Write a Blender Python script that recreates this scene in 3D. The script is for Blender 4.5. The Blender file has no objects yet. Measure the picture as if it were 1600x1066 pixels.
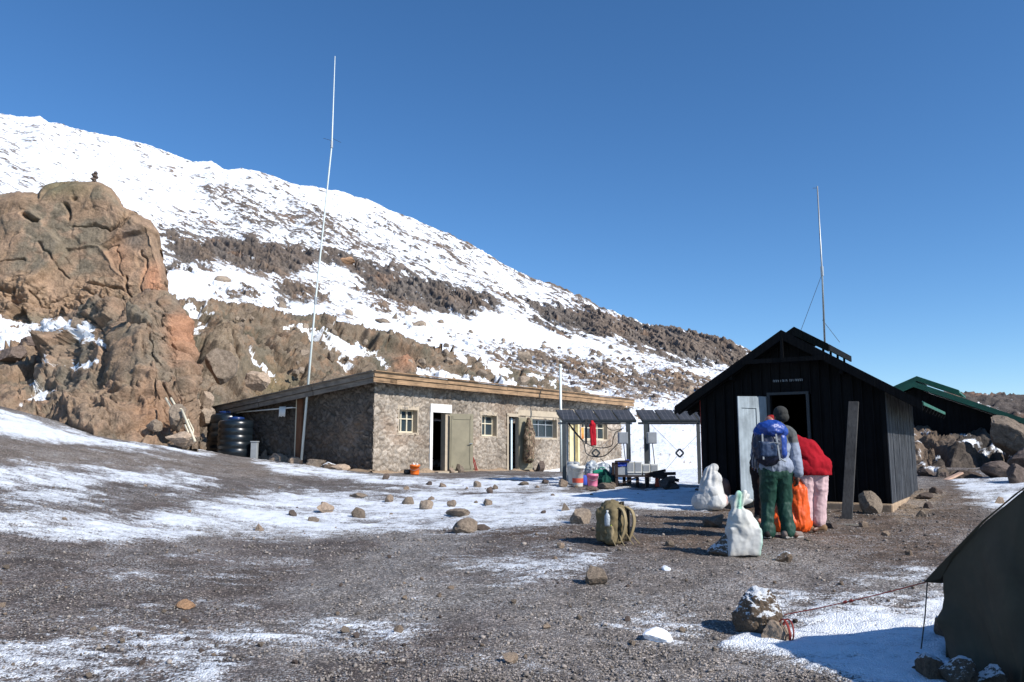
import bpy, bmesh, math, random
import numpy as np
from mathutils import Vector, Matrix
random.seed(7); rng = np.random.default_rng(7)
SC = bpy.context.scene
COL = SC.collection
F = 1240.0; PITCH = math.atan(170/1240.0); CT, ST = math.cos(PITCH), math.sin(PITCH)
EYE = 1.5
SUN = Vector((.825, -.565, .74)).normalized()

def ray(u, v):
    up = 533 - v
    return (u-800, F*CT - up*ST, F*ST + up*CT)
def P(u, v, Y):                      # world point seen at photo position (u,v), Y metres forward
    r = ray(u, v); k = Y/r[1]
    return Vector((r[0]*k, Y, EYE + r[2]*k))
def Pn(u, v, Y):
    up = 533 - v; ry = F*CT - up*ST; k = Y/ry
    return np.stack([(u-800)*k, Y*np.ones_like(k), EYE + (F*ST + up*CT)*k], -1)
def proj(p):                         # world arrays -> u,v
    y = p[..., 1]*CT + (p[..., 2]-EYE)*ST; z = -p[..., 1]*ST + (p[..., 2]-EYE)*CT
    return 800 + F*p[..., 0]/y, 533 - F*z/y
def onplane(u, v, p0, d):            # hit the vertical plane through p0 with horizontal direction d -> (t along d, z)
    r = ray(u, v)
    # r.xy*k = p0 + t*d
    det = r[0]*(-d[1]) + d[0]*r[1]
    k = (p0[0]*(-d[1]) + d[0]*p0[1])/det
    x, y = r[0]*k, r[1]*k
    t = (x-p0[0])*d[0] + (y-p0[1])*d[1]
    return t, EYE + r[2]*k

# ---------- numpy noise ----------
_perm = rng.permutation(256).astype(np.int64); _perm = np.concatenate([_perm]*4)
_g = rng.normal(size=(256, 3)); _g /= np.linalg.norm(_g, axis=1)[:, None]
def _h(i, j, k): return _perm[(_perm[(_perm[i & 255] + j) & 255] + k) & 255]
def perlin(p):
    i = np.floor(p).astype(np.int64); f = p - i; w = f*f*f*(f*(f*6-15)+10)
    out = 0
    for dx in (0, 1):
        for dy in (0, 1):
            for dz in (0, 1):
                g = _g[_h(i[..., 0]+dx, i[..., 1]+dy, i[..., 2]+dz)]
                d = (g*(f-np.array([dx, dy, dz]))).sum(-1)
                wx = w[..., 0] if dx else 1-w[..., 0]; wy = w[..., 1] if dy else 1-w[..., 1]; wz = w[..., 2] if dz else 1-w[..., 2]
                out = out + d*wx*wy*wz
    return out*1.5
def fbm(p, o=4, r=.5, ridged=False):
    a = 1; s = 0; t = 0
    for k in range(o):
        n = perlin(p*(2.03**k)+k*17.3)
        if ridged: n = 1-2*np.abs(n)
        s = s + a*n; t += a; a *= r
    return s/t*1.75
def voro(p):                          # F1, F2, id
    i = np.floor(p).astype(np.int64)
    f1 = np.full(p.shape[:-1], 9.); f2 = f1.copy(); cid = np.zeros(p.shape[:-1], np.int64); tl = f1*0
    for dx in (-1, 0, 1):
        for dy in (-1, 0, 1):
            for dz in (-1, 0, 1):
                c = i + np.array([dx, dy, dz]); h = _h(c[..., 0], c[..., 1], c[..., 2])
                q = c + .5 + .42*_g[h] - p
                d = np.sqrt((q*q).sum(-1)); m = d < f1
                f2 = np.where(m, f1, np.minimum(f2, d)); cid = np.where(m, h, cid); f1 = np.where(m, d, f1)
                tl = np.where(m, (q*_g[(h*7+3) & 255]).sum(-1), tl)
    return f1, f2, cid, tl
def sstep(a, b, x):
    t = np.clip((x-a)/(b-a), 0, 1); return t*t*(3-2*t)
def polysd(u, v, poly):              # signed distance, + inside
    u = np.asarray(u, float); v = np.asarray(v, float)
    d = np.full(u.shape, 1e9); ins = np.zeros(u.shape, bool); n = len(poly)
    for k in range(n):
        x0, y0 = poly[k]; x1, y1 = poly[(k+1) % n]
        ex, ey = x1-x0, y1-y0; t = np.clip(((u-x0)*ex+(v-y0)*ey)/(ex*ex+ey*ey+1e-9), 0, 1)
        d = np.minimum(d, np.hypot(u-x0-t*ex, v-y0-t*ey))
        if y0 != y1:
            c = ((y0 > v) != (y1 > v)) & (u < (x1-x0)*(v-y0)/(y1-y0)+x0); ins ^= c
    return np.where(ins, d, -d)
def linesd(u, v, pl):
    d = np.full(np.shape(u), 1e9)
    for (x0, y0), (x1, y1) in zip(pl[:-1], pl[1:]):
        ex, ey = x1-x0, y1-y0; t = np.clip(((u-x0)*ex+(v-y0)*ey)/(ex*ex+ey*ey+1e-9), 0, 1)
        d = np.minimum(d, np.hypot(u-x0-t*ex, v-y0-t*ey))
    return d
def itp(x, pts):
    a = np.array(pts, float); return np.interp(x, a[:, 0], a[:, 1])
def mixc(a, b, f): return a*(1-f[..., None]) + np.array(b)*f[..., None]

# ---------- objects ----------
def tag(o, label=None, cat=None, group=None, kind=None):
    if label: o['label'] = label
    if cat: o['category'] = cat
    if group: o['group'] = group
    if kind: o['kind'] = kind
    return o
def link(o, parent=None):
    COL.objects.link(o)
    if parent is not None: o.parent = parent
    return o
def empty(name, loc, label, cat, group=None, rz=0):
    o = bpy.data.objects.new(name, None); o.location = loc; o.rotation_euler = (0, 0, rz); o.empty_display_size = .2
    link(o); return tag(o, label, cat, group)
def mobj(name, me, mat=None, parent=None, smooth=False):
    me.name = name
    if mat is not None and not me.materials: me.materials.append(mat)
    if smooth: me.polygons.foreach_set('use_smooth', [True]*len(me.polygons))
    return link(bpy.data.objects.new(name, me), parent)
def sub(parent, wp):                  # world -> local of an (unscaled) parent
    return parent.matrix_basis.inverted() @ Vector(wp)

class MB:
    """collects shapes into one mesh (coordinates in the frame M)"""
    def __init__(s, M=None): s.v = []; s.f = []; s.M = M or Matrix.Identity(4)
    def add(s, vs, fs):
        n = len(s.v); s.v += [s.M @ Vector(p) for p in vs]; s.f += [tuple(i+n for i in f) for f in fs]; return s
    def box(s, lo, hi):
        x0, y0, z0 = lo; x1, y1, z1 = hi
        return s.add([(x0,y0,z0),(x1,y0,z0),(x1,y1,z0),(x0,y1,z0),(x0,y0,z1),(x1,y0,z1),(x1,y1,z1),(x0,y1,z1)],
            [(0,3,2,1),(4,5,6,7),(0,1,5,4),(1,2,6,5),(2,3,7,6),(3,0,4,7)])
    def bar(s, a, b, w, h=None, up=(0,0,1)):
        h = h or w; a, b = Vector(a), Vector(b); d = (b-a).normalized(); U = Vector(up)
        if abs(d.dot(U)) > .98: U = Vector((0,1,0))
        X = d.cross(U).normalized()*w/2; Z = X.cross(d).normalized()*h/2
        return s.add([a-X-Z,a+X-Z,a+X+Z,a-X+Z,b-X-Z,b+X-Z,b+X+Z,b-X+Z],[(0,1,2,3),(7,6,5,4),(0,4,5,1),(1,5,6,2),(2,6,7,3),(3,7,4,0)])
    def tube(s, pts, r, n=8, cap=True):
        pts = [Vector(p) for p in pts]; rs = r if isinstance(r, (list, tuple)) else [r]*len(pts); rings = []; vs = []; fs = []
        pu = None
        for i, p in enumerate(pts):
            d = (pts[min(i+1, len(pts)-1)]-pts[max(i-1, 0)]).normalized()
            U = pu if pu is not None else (Vector((0,0,1)) if abs(d.z) < .9 else Vector((1,0,0)))
            X = d.cross(U).normalized(); U2 = X.cross(d).normalized(); pu = U2
            for k in range(n):
                a = 2*math.pi*k/n; vs.append(p + (X*math.cos(a)+U2*math.sin(a))*rs[i])
        for i in range(len(pts)-1):
            for k in range(n):
                fs.append((i*n+k, i*n+(k+1)%n, (i+1)*n+(k+1)%n, (i+1)*n+k))
        if cap: fs += [tuple(range(n))[::-1], tuple(range((len(pts)-1)*n, len(pts)*n))]
        return s.add(vs, fs)
    def lathe(s, c, prof, n=20, cap=True):
        c = Vector(c); vs = []; fs = []
        for r, z in prof:
            for k in range(n):
                a = 2*math.pi*k/n; vs.append(c+Vector((r*math.cos(a), r*math.sin(a), z)))
        for i in range(len(prof)-1):
            for k in range(n): fs.append((i*n+k, i*n+(k+1)%n, (i+1)*n+(k+1)%n, (i+1)*n+k))
        if cap: fs += [tuple(range(n))[::-1], tuple(range((len(prof)-1)*n, len(prof)*n))]
        return s.add(vs, fs)
    def prism(s, poly, d):            # poly: 3d loop, d: extrusion vector
        n = len(poly); d = Vector(d); p = [Vector(q) for q in poly]
        return s.add(p+[q+d for q in p], [tuple(range(n))[::-1], tuple(range(n, 2*n))]+[(k,(k+1)%n,n+(k+1)%n,n+k) for k in range(n)])
    def build(s, name, mat, parent=None, bevel=0, smooth=False, flip=True):
        me = bpy.data.meshes.new(name); me.from_pydata([tuple(v) for v in s.v], [], s.f); me.update()
        bm = bmesh.new(); bm.from_mesh(me); bmesh.ops.recalc_face_normals(bm, faces=bm.faces); bm.to_mesh(me); bm.free()
        o = mobj(name, me, mat, parent, smooth)
        if bevel:
            m = o.modifiers.new('bevel', 'BEVEL'); m.width = bevel; m.segments = 2; m.limit_method = 'ANGLE'; m.angle_limit = .6
        return o

def gridmesh(name, V, mask=None, attrs=None, cols=None, mat=None, parent=None, smooth=True, flip=False):
    R, C = V.shape[:2]; idx = np.arange(R*C).reshape(R, C)
    f = np.stack([idx[:-1,:-1], idx[:-1,1:], idx[1:,1:], idx[1:,:-1]], -1)
    if flip: f = f[..., ::-1]
    f = f[mask] if mask is not None else f.reshape(-1, 4)
    me = bpy.data.meshes.new(name)
    me.vertices.add(R*C); me.vertices.foreach_set('co', V.reshape(-1).astype(np.float32))
    me.loops.add(f.size); me.loops.foreach_set('vertex_index', f.reshape(-1).astype(np.int32))
    me.polygons.add(len(f)); me.polygons.foreach_set('loop_start', np.arange(0, f.size, 4, dtype=np.int32))
    me.polygons.foreach_set('loop_total', np.full(len(f), 4, np.int32))
    me.update(calc_edges=True); me.validate()
    for k, a in (attrs or {}).items():
        at = me.attributes.new(k, 'FLOAT', 'POINT'); at.data.foreach_set('value', a.reshape(-1).astype(np.float32))
    if cols is not None:
        at = me.attributes.new('Col', 'FLOAT_COLOR', 'POINT')
        c4 = np.concatenate([cols.reshape(-1, 3), np.ones((R*C, 1))], 1); at.data.foreach_set('color', c4.reshape(-1).astype(np.float32))
    return mobj(name, me, mat, parent, smooth)

# ---------- materials ----------
class NT:
    def __init__(s, name):
        s.m = bpy.data.materials.new(name); s.m.use_nodes = True; s.t = s.m.node_tree; s.b = s.t.nodes['Principled BSDF']
        s.tc = s.t.nodes.new('ShaderNodeTexCoord')
    def n(s, ty, **kw):
        o = s.t.nodes.new('ShaderNode'+ty)
        for k, v in kw.items():
            if k in ('inputs',): continue
            setattr(o, k, v)
        return o
    def l(s, a, b): s.t.links.new(a, b); return s
    def noise(s, scale, detail=4, rough=.55, vec=None, dist=0):
        o = s.n('TexNoise'); o.inputs['Scale'].default_value = scale; o.inputs['Detail'].default_value = detail
        o.inputs['Roughness'].default_value = rough; o.inputs['Distortion'].default_value = dist
        s.l(vec or s.tc.outputs['Object'], o.inputs['Vector']); return o.outputs['Fac']
    def voro(s, scale, feature='F1', out='Distance', vec=None):
        o = s.n('TexVoronoi', feature=feature); o.inputs['Scale'].default_value = scale
        s.l(vec or s.tc.outputs['Object'], o.inputs['Vector']); return o.outputs[out]
    def mapping(s, scale):
        o = s.n('Mapping'); o.inputs['Scale'].default_value = scale; s.l(s.tc.outputs['Object'], o.inputs['Vector']); return o.outputs[0]
    def ramp(s, fac, stops):
        o = s.n('ValToRGB'); e = o.color_ramp.elements
        while len(e) < len(stops): e.new(.5)
        for k, (p, c) in enumerate(stops):
            e[k].position = p; e[k].color = (c, c, c, 1) if isinstance(c, (int, float)) else (*c, 1)
        s.l(fac, o.inputs[0]); return o.outputs[0]
    def mix(s, a, b, fac, mode='MIX'):
        o = s.n('Mix', data_type='RGBA', blend_type=mode)
        for sock, x in ((o.inputs[0], fac), (o.inputs[6], a), (o.inputs[7], b)):
            if isinstance(x, (int, float)): sock.default_value = x
            elif isinstance(x, tuple): sock.default_value = (*x, 1)
            else: s.l(x, sock)
        return o.outputs[2]
    def math(s, op, a, b=0.):
        o = s.n('Math', operation=op)
        for sock, x in ((o.inputs[0], a), (o.inputs[1], b)):
            if isinstance(x, (int, float)): sock.default_value = x
            else: s.l(x, sock)
        return o.outputs[0]
    def attr(s, name, out='Color'):
        o = s.n('Attribute', attribute_name=name); return o.outputs[out]
    def bump(s, h, strength=.5, dist=.02, prev=None):
        o = s.n('Bump'); o.inputs['Strength'].default_value = strength; o.inputs['Distance'].default_value = dist
        s.l(h, o.inputs['Height'])
        if prev is not None: s.l(prev, o.inputs['Normal'])
        return o.outputs[0]
    def fin(s, col=None, rough=.8, normal=None, metal=0, spec=None):
        if col is not None:
            if isinstance(col, tuple): s.b.inputs['Base Color'].default_value = (*col, 1)
            else: s.l(col, s.b.inputs['Base Color'])
        if isinstance(rough, (int, float)): s.b.inputs['Roughness'].default_value = rough
        else: s.l(rough, s.b.inputs['Roughness'])
        s.b.inputs['Metallic'].default_value = metal
        if spec is not None: s.b.inputs['Specular IOR Level'].default_value = spec
        if normal is not None: s.l(normal, s.b.inputs['Normal'])
        return s.m

def simple(name, c, rough=.7, var=.25, scale=6., bump=.15, bscale=40., metal=0, dark=None, spec=None, bdist=.01):
    t = NT(name); n = t.noise(scale, 6, .65)
    d = dark or tuple(x*(1-var) for x in c); b = tuple(min(1, x*(1+var)) for x in c)
    col = t.ramp(n, [(.3, d), (.5, c), (.72, b)])
    nb = t.noise(bscale, 5, .6)
    return t.fin(col, rough, t.bump(nb, bump, bdist), metal, spec)
# ---------- world, sun, camera ----------
w = bpy.data.worlds.new('World'); SC.world = w; w.use_nodes = True; nt = w.node_tree
sky = nt.nodes.new('ShaderNodeTexSky'); sky.sky_type = 'NISHITA'; sky.sun_disc = False
sky.sun_elevation = math.asin(SUN.z); sky.sun_rotation = math.atan2(SUN.x, SUN.y)
sky.altitude = 2500; sky.air_density = 1.1; sky.dust_density = .6; sky.ozone_density = 4.5
hs = nt.nodes.new('ShaderNodeHueSaturation'); hs.inputs['Saturation'].default_value = 1.16; nt.links.new(sky.outputs[0], hs.inputs['Color']); nt.links.new(hs.outputs[0], nt.nodes['Background'].inputs[0]); nt.nodes['Background'].inputs[1].default_value = .12
ld = bpy.data.lights.new('sun', 'SUN'); ld.energy = 4.6; ld.angle = math.radians(.53); ld.color = (1, .955, .89)
lo = bpy.data.objects.new('sun', ld); lo.rotation_euler = SUN.to_track_quat('Z', 'Y').to_euler(); link(lo)
cd = bpy.data.cameras.new('camera'); cam = bpy.data.objects.new('camera', cd); cd.sensor_width = 36; cd.lens = 36*F/1600
cd.clip_start = .1; cd.clip_end = 9000; cam.location = (0, 0, EYE); cam.rotation_euler = (math.pi/2+PITCH, 0, 0); link(cam); SC.camera = cam
SC.view_settings.view_transform = 'Standard'; SC.view_settings.look = 'None'; SC.view_settings.exposure = 0.4; SC.view_settings.gamma = 1
SC.cycles.max_bounces = 6

# ---------- shared terrain materials ----------
def rock_mat(name, fine=9., snow=True, bd=.05, bs=.7):
    t = NT(name)
    n1 = t.noise(fine, 7, .68); n2 = t.noise(fine*7, 4, .7)
    var = t.ramp(n1, [(.25, .5), (.5, 1.0), (.75, 1.35)])
    col = t.mix(t.attr('Col'), var, 1.0, 'MULTIPLY')
    v2 = t.ramp(n2, [(.3, .7), (.55, 1.05), (.8, 1.25)]); col = t.mix(col, v2, 1.0, 'MULTIPLY')
    if snow:
        s = t.attr('snow', 'Fac')
        s = t.math('ADD', s, t.math('MULTIPLY', t.math('SUBTRACT', n2, .5), .5))
        s = t.math('ADD', s, t.math('MULTIPLY', t.math('SUBTRACT', n1, .5), .4))
        s = t.ramp(s, [(.4, 0.), (.62, 1.)])
        col = t.mix(col, (.82, .85, .89), s)
    h = t.math('ADD', t.math('MULTIPLY', n1, 1.0), t.math('MULTIPLY', n2, .35))
    return t.fin(col, .9, t.bump(h, bs, bd), spec=.2)
M_mtn = rock_mat('mountain_rock_snow', .35, True, .5, .6)
M_cliff = rock_mat('cliff_rock', 2.2, True, .15, .8)
M_hill = rock_mat('hill_rock', 1.6, True, .2, .8)

BROWN = (.205, .142, .092); GREYB = (.15, .122, .095); ORANGE = (.36, .185, .1); DARK = (.085, .075, .068); OLIVE = (.15, .135, .075)

# ---------- ground (yard) ----------
gp = []
def gc(u, v, Y): p = P(u, v, Y); gp.append((p.x, p.y, p.z))
for u, v, Y in [(-100,1066,5.43),(400,1066,5.43),(800,1066,5.43),(1200,1066,5.43),(1600,1066,5.35),(2000,1066,5.4),
    (1220,842,10.8),(960,852,10.3),(1392,800,14),(1432,767,17.2),(1103,784,15.8),(885,753,21),(1060,764,19.5),(582,739,24.5),(790,737,29.5),(970,730,37.3),
    (405,716,27.5),(335,709,26),(500,728,26.2),(0,822,10),(0,734,14),(0,678,18),(0,641,22),(150,683,22.5),(250,698,23),(200,800,12.5),(200,735,17),
    (400,760,18),(600,775,18),(600,850,11.3),(400,850,11.2),(1580,850,9.9),(1500,755,19.5),(1600,752,18.5),(1440,742,21),(-300,560,22),(1050,690,45),(800,700,45),(1300,745,22)]: gc(u, v, Y)
gp += [(-16,34,0.9),(-9,36,.2),(-25,30,1.8),(-4,2,0.0),(4,2,0.0),(0,-3,.05),(-9,3,.1),(9,3,.0),(12,10,.35),(20,20,.9),(25,40,2),(-20,8,1.5),(3,45,1.6),(-30,20,3.)]
gp = np.array(gp)
def _U(r2): return np.where(r2 > 0, r2*np.log(r2+1e-12), 0)
_n = len(gp); _K = _U(((gp[:, None, :2]-gp[None, :, :2])**2).sum(-1)) + .6*np.eye(_n); _Pm = np.c_[np.ones(_n), gp[:, :2]]
_A = np.block([[_K, _Pm], [_Pm.T, np.zeros((3, 3))]]); _wt = np.linalg.solve(_A, np.r_[gp[:, 2], np.zeros(3)])
def H0(x, y):
    x = np.asarray(x, float); y = np.asarray(y, float); s = _wt[_n]+_wt[_n+1]*x+_wt[_n+2]*y
    for k in range(_n): s = s + _wt[k]*_U((x-gp[k, 0])**2+(y-gp[k, 1])**2)
    return s
def Hb(x, y):
    p = np.stack([x*.35, y*.35, 0*x], -1)
    return H0(x, y) + .05*fbm(p, 3)*np.clip(y/10, .3, 1)
def H(x, y): return float(Hb(np.array([x], float), np.array([y], float))[0])
def G(u, v):                          # ground point seen at (u,v)
    r = ray(u, v); Y = 3.
    ys = np.linspace(3.5, 45, 500); xs = r[0]/r[1]*ys; zr = EYE + r[2]/r[1]*ys; d = zr - Hb(xs, ys)
    k = np.argmax(d < 0) if (d < 0).any() else len(ys)-1
    a, b = (ys[k-1], ys[k]) if k > 0 else (ys[0], ys[0]); da, db = d[max(k-1, 0)], d[k]
    Y = a + (b-a)*(da/(da-db) if da != db else 0)
    return Vector((r[0]/r[1]*Y, Y, H(r[0]/r[1]*Y, Y)))

snowpolys = [  # (strength, softness px, polygon) where thin snow lies on the yard
 (1.0, 6, [(-600,380),(0,640),(150,683),(335,708),(330,713),(180,703),(60,690),(-60,675),(-600,600)]),
 (.8, 14, [(-300,700),(0,720),(200,728),(345,742),(340,760),(200,770),(0,768),(-300,790)]),
 (.85, 16, [(-300,800),(0,796),(140,800),(250,790),(480,762),(560,765),(900,772),(915,800),(870,828),(760,832),(600,825),(500,845),(420,838),(330,830),(240,850),(120,850),(0,842),(-300,860)]),
 (1.0, 6, [(390,716),(480,726),(600,746),(700,748),(880,745),(885,760),(780,768),(640,764),(540,752),(430,738)]),
 (.9, 10, [(540,765),(900,765),(910,790),(800,815),(700,822),(480,800)]),
 (1.1, 5, [(870,770),(960,762),(1110,765),(1105,800),(1040,797),(960,790),(880,783)]),
 (.68, 26, [(-300,1000),(0,990),(230,980),(330,1005),(380,1040),(350,1090),(-300,1100)]),
 (.68, 18, [(310,985),(480,965),(640,962),(700,985),(640,1005),(450,1012),(330,1005)]),
 (.55, 18, [(690,862),(880,845),(960,868),(930,905),(820,915),(700,900)]),
 (.7, 16, [(930,965),(1040,950),(1110,965),(1110,1000),(1060,1012),(990,1005)]),
 (.5, 20, [(1200,925),(1480,870),(1480,940),(1300,975),(1180,985)]),
 (1.1, 14, [(1150,985),(1300,960),(1420,955),(1490,930),(1500,1100),(1420,1100),(1290,1050),(1220,1020),(1130,1010)]),
 (.8, 10, [(1490,745),(1560,735),(1640,740),(1640,810),(1560,800),(1500,775)]),
 (.55, 16, [(1330,872),(1480,885),(1460,905),(1360,895)]),
 (1.2, 4, [(955,560),(1440,560),(1440,740),(1100,757),(955,757)]),
 (.5, 22, [(60,900),(250,870),(480,880),(400,915),(100,915)]),(.42, 26, [(-50,930),(200,925),(420,930),(420,960),(100,975),(-50,970)]),(.4, 24, [(600,1000),(900,1010),(880,1050),(600,1060)]),
 (.6, 10, [(0,760),(100,765),(240,790),(160,800),(0,785)]),
]
_c0 = np.concatenate([np.linspace(-1600,-60,60), np.linspace(-50,1650,760), np.linspace(1665,3200,60)])
_q = np.linspace(0, 1, 470); Yr = np.concatenate([np.linspace(.4, 4.9, 30), 1/np.linspace(1/5.0, 1/30., 430), np.linspace(30.6, 60, 40)])
# denser rows toward the far end
uu, YY = np.meshgrid(_c0, Yr); XX = (uu-800)/1265.*YY
ZZ = Hb(XX, YY)
pp = np.stack([XX, YY, ZZ], -1); pu, pv = proj(pp); near = pv > 300
p3 = np.stack([XX, YY, 0*XX], -1)
m = np.zeros_like(XX)-.12
wu = 34*fbm(p3*np.array([.9,.9,1])+60, 4); wv = 13*fbm(p3*np.array([.9,.9,1])+90, 4)
n1 = fbm(p3*np.array([.62, 1.25, 1]), 6, .7); n2 = fbm(p3*np.array([3.6, 7.5, 1])+9, 4, .7); n0 = fbm(p3*.45+31, 3)
for s, soft, poly in snowpolys:
    k = .4 if soft < 7 else 1
    m = np.maximum(m, -.12+(s+.02)*sstep(-soft*1.6, soft*1.6, polysd(pu+wu*k, pv+wv*k, poly)))
snow = m*.9 + .46*n1 + .34*n2 + .12*n0 + .0
snow = np.where(YY > 42, 1.2, snow)
# micro relief: snow dust fills hollows, gravel stands up
bumpz = .012*fbm(p3*5, 3) + .016*n1
ZZ2 = ZZ + .014*sstep(.3, .75, snow) + bumpz*np.clip(1.5-np.abs(0*XX), 0, 1) - np.where(YY > 44, (YY-44)*.25, 0)
base = np.broadcast_to(np.array((.112,.092,.083)), pp.shape).copy()
base = mixc(base, (.2,.183,.168), sstep(-.2, .5, n0)*.8); base = mixc(base, (.095,.078,.068), sstep(.0, .6, -n0+.5*fbm(p3*1.7+70, 3))*.7)
base = mixc(base, (.115,.078,.052), sstep(-40, 25, polysd(pu, pv, [(1010,800),(1110,770),(1440,790),(1490,745),(1540,790),(1480,870),(1300,880),(1130,870),(1000,850)]))*.85)
base = mixc(base, (.23,.17,.115), sstep(-10, 6, polysd(pu, pv, [(1395,805),(1436,765),(1475,770),(1450,800),(1410,815)]))*.8)
base = mixc(base, (.085,.07,.062), sstep(-25, 20, polysd(pu, pv, [(-50,765),(400,748),(620,752),(520,768),(200,783),(-50,790)])))
base = mixc(base, (.085,.06,.045), sstep(-8, 8, polysd(pu, pv, [(700,830),(760,815),(900,820),(1010,830),(980,850),(820,850)])))
base = mixc(base, (.2,.175,.155), sstep(-30, 20, polysd(pu, pv, [(1050,880),(1250,845),(1330,870),(1200,960),(1250,1066),(700,1066),(850,930)]))*.65)
base = mixc(base, (.17,.14,.115), sstep(-8, 8, polysd(pu, pv, [(-50,680),(180,700),(400,720),(520,745),(400,748),(-50,720)]))*.8)
t = NT('yard_gravel')
vc = t.voro(75, 'F1', 'Color'); sep = t.n('SeparateColor'); t.l(vc, sep.inputs[0])
vd = t.voro(75); nn = t.noise(30, 6, .7); nL = t.noise(2.2, 5, .6)
g1 = t.ramp(sep.outputs[0], [(.0, .35), (.5, .8), (.82, 1.5), (1., 3.6)])
col = t.mix(t.attr('Col'), g1, .85, 'MULTIPLY')
col = t.mix(col, t.ramp(nL, [(.3, .72), (.5, 1.), (.7, 1.3)]), 1., 'MULTIPLY')
col = t.mix(col, t.ramp(nn, [(.3, .6), (.55, 1.05), (.8, 1.4)]), 1., 'MULTIPLY')
s = t.attr('snow', 'Fac')
s = t.math('ADD', s, t.math('MULTIPLY', t.math('SUBTRACT', nn, .5), .9))
s = t.math('ADD', s, t.math('MULTIPLY', t.math('SUBTRACT', sep.outputs[1], .5), .35))
s = t.ramp(s, [(.33, 0.), (.56, .66), (.86, 1.)])
salt = t.math('MULTIPLY', t.ramp(sep.outputs[2], [(.70, 0.), (.76, 1.)]), t.ramp(t.noise(1.6, 6, .72), [(.44, 0.), (.6, 1.)]))
col = t.mix(col, (.62, .62, .62), t.math('MULTIPLY', salt, .48))
col = t.mix(col, (.80, .84, .89), s)
hh = t.math('ADD', t.math('MULTIPLY', vd, -1.2), nn)
M_ground = t.fin(col, .88, t.bump(hh, .8, .012), spec=.25)
ground = gridmesh('ground', np.stack([XX, YY, ZZ2], -1), attrs={'snow': snow}, cols=base, mat=M_ground)
ground['kind'] = 'structure'
# ---------- mountain ----------
SKYL = [(-900,60),(-400,130),(-150,165),(0,178),(30,182),(62,180),(75,190),(120,203),(180,215),(230,228),(300,252),(320,252),(330,250),(350,262),(400,268),(450,285),(490,290),(530,296),(560,308),(600,322),(660,348),(700,365),(760,398),(820,430),(880,455),(940,478),(1000,500),(1060,515),(1100,525),(1140,535),(1170,548),(1220,568),(1300,590),(1440,612),(1600,640),(2400,660)]
LV = [ # Y, v(u)
 (24, [(-900,760),(2400,770)]),
 (44, [(-900,690),(900,702),(1050,692),(1300,705),(2400,720)]),
 (80, [(-900,600),(300,600),(800,625),(1050,640),(1200,655),(1440,680),(2400,700)]),
 (150,[(-900,440),(0,440),(260,485),(500,525),(800,570),(1050,596),(1200,615),(1440,650),(2400,680)]),
 (290,[(-900,260),(0,310),(260,385),(500,425),(800,495),(1050,552),(1170,580),(1300,605),(1440,630),(2400,670)])]
C = 1000; us = np.concatenate([np.linspace(-900,-60,90), np.linspace(-50,1250,820), np.linspace(1260,2400,90)])
seg = [12, 40, 100, 140, 240]; rows_v = []; rows_Y = []
lv = [(np.full(C, Y, float), itp(us, pts)) for Y, pts in LV]
skyY = itp(us, [(-900,1300),(0,1050),(600,800),(1170,430),(1440,330),(2400,330)]); skyv = itp(us, SKYL); skyv = np.maximum(skyv, -400)
lv.append((skyY, skyv))
for k in range(5):
    Ya, va = lv[k]; Yb, vb = lv[k+1]
    for j in range(seg[k]):
        f = j/seg[k]; rows_v.append(va+(vb-va)*f); rows_Y.append(Ya*(Yb/Ya)**f)
rows_v.append(skyv); rows_Y.append(skyY)
VV = np.array(rows_v); Ym = np.array(rows_Y); U2 = np.broadcast_to(us, VV.shape)
B = Pn(U2, VV, Ym)
rockpolys = [ # strength, softness, poly
 (.95, 7, [(245,350),(300,375),(335,385),(340,368),(400,372),(440,382),(500,388),(545,392),(590,412),(640,425),(700,440),(760,458),(775,480),(740,492),(690,488),(640,480),(600,470),(575,455),(565,425),(530,415),(480,415),(470,430),(440,430),(415,432),(330,412),(280,402),(255,385)]),
 (.95, 6, [(800,458),(860,470),(930,482),(1000,497),(1060,512),(1140,533),(1170,548),(1180,570),(1140,575),(1100,568),(1050,560),(1000,545),(940,528),(880,515),(840,500),(815,480)]),
 (.95, 5, [(345,450),(365,445),(395,452),(390,465),(352,466)]),
 (.95, 5, [(425,450),(455,445),(500,448),(512,458),(495,468),(440,470)]),
 (.9, 4, [(318,438),(345,432),(340,442),(320,444)]),
 (.9, 5, [(250,410),(275,405),(300,415),(270,425),(250,425)]),
 (.62, 14, [(720,530),(800,545),(900,552),(1000,572),(1120,590),(1110,640),(1050,622),(960,610),(880,590),(800,565)]),
 (.7, 7, [(560,470),(600,480),(640,486),(620,492),(580,486)]),
 (.6, 6, [(600,500),(640,505),(680,512),(640,514)]),
 (.7, 5, [(540,340),(580,352),(640,372),(625,372),(560,352)]),
 (.62, 8, [(245,345),(290,355),(350,375),(300,375),(250,362)]),
 (.4, 30, [(330,300),(520,330),(640,380),(700,420),(760,450),(620,410),(480,380),(330,360)]),
 (.4, 25, [(680,360),(800,420),(930,475),(900,470),(780,430),(680,390)]),
 (.62, 8, [(840,440),(900,458),(960,480),(900,470)]),
 (.5, 10, [(940,600),(1050,625),(1110,640),(1040,640),(940,620)]),
]
sc = np.log(Ym)*9.0; az = B[..., 0]/B[..., 1]*9.0
q = np.stack([az, sc*.34+az*.7, B[..., 2]/Ym*9], -1)
nA = fbm(q*1.3+5, 5, .6); nB = fbm(q*np.array([5, 8, 5])+3, 5, .68); nC = fbm(q*np.array([15, 24, 15])+7, 3, .7); nW = fbm(q*2.2+50, 5, .62); nW2 = fbm(q*2.2+90, 5, .62)
rk = np.zeros_like(VV)
for s, soft, poly in rockpolys: rk = np.maximum(rk, s*sstep(-soft*1.8, soft*1.8, polysd(U2+42*nW+14*nB, VV+15*nW2+5*nC, poly)))
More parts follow.
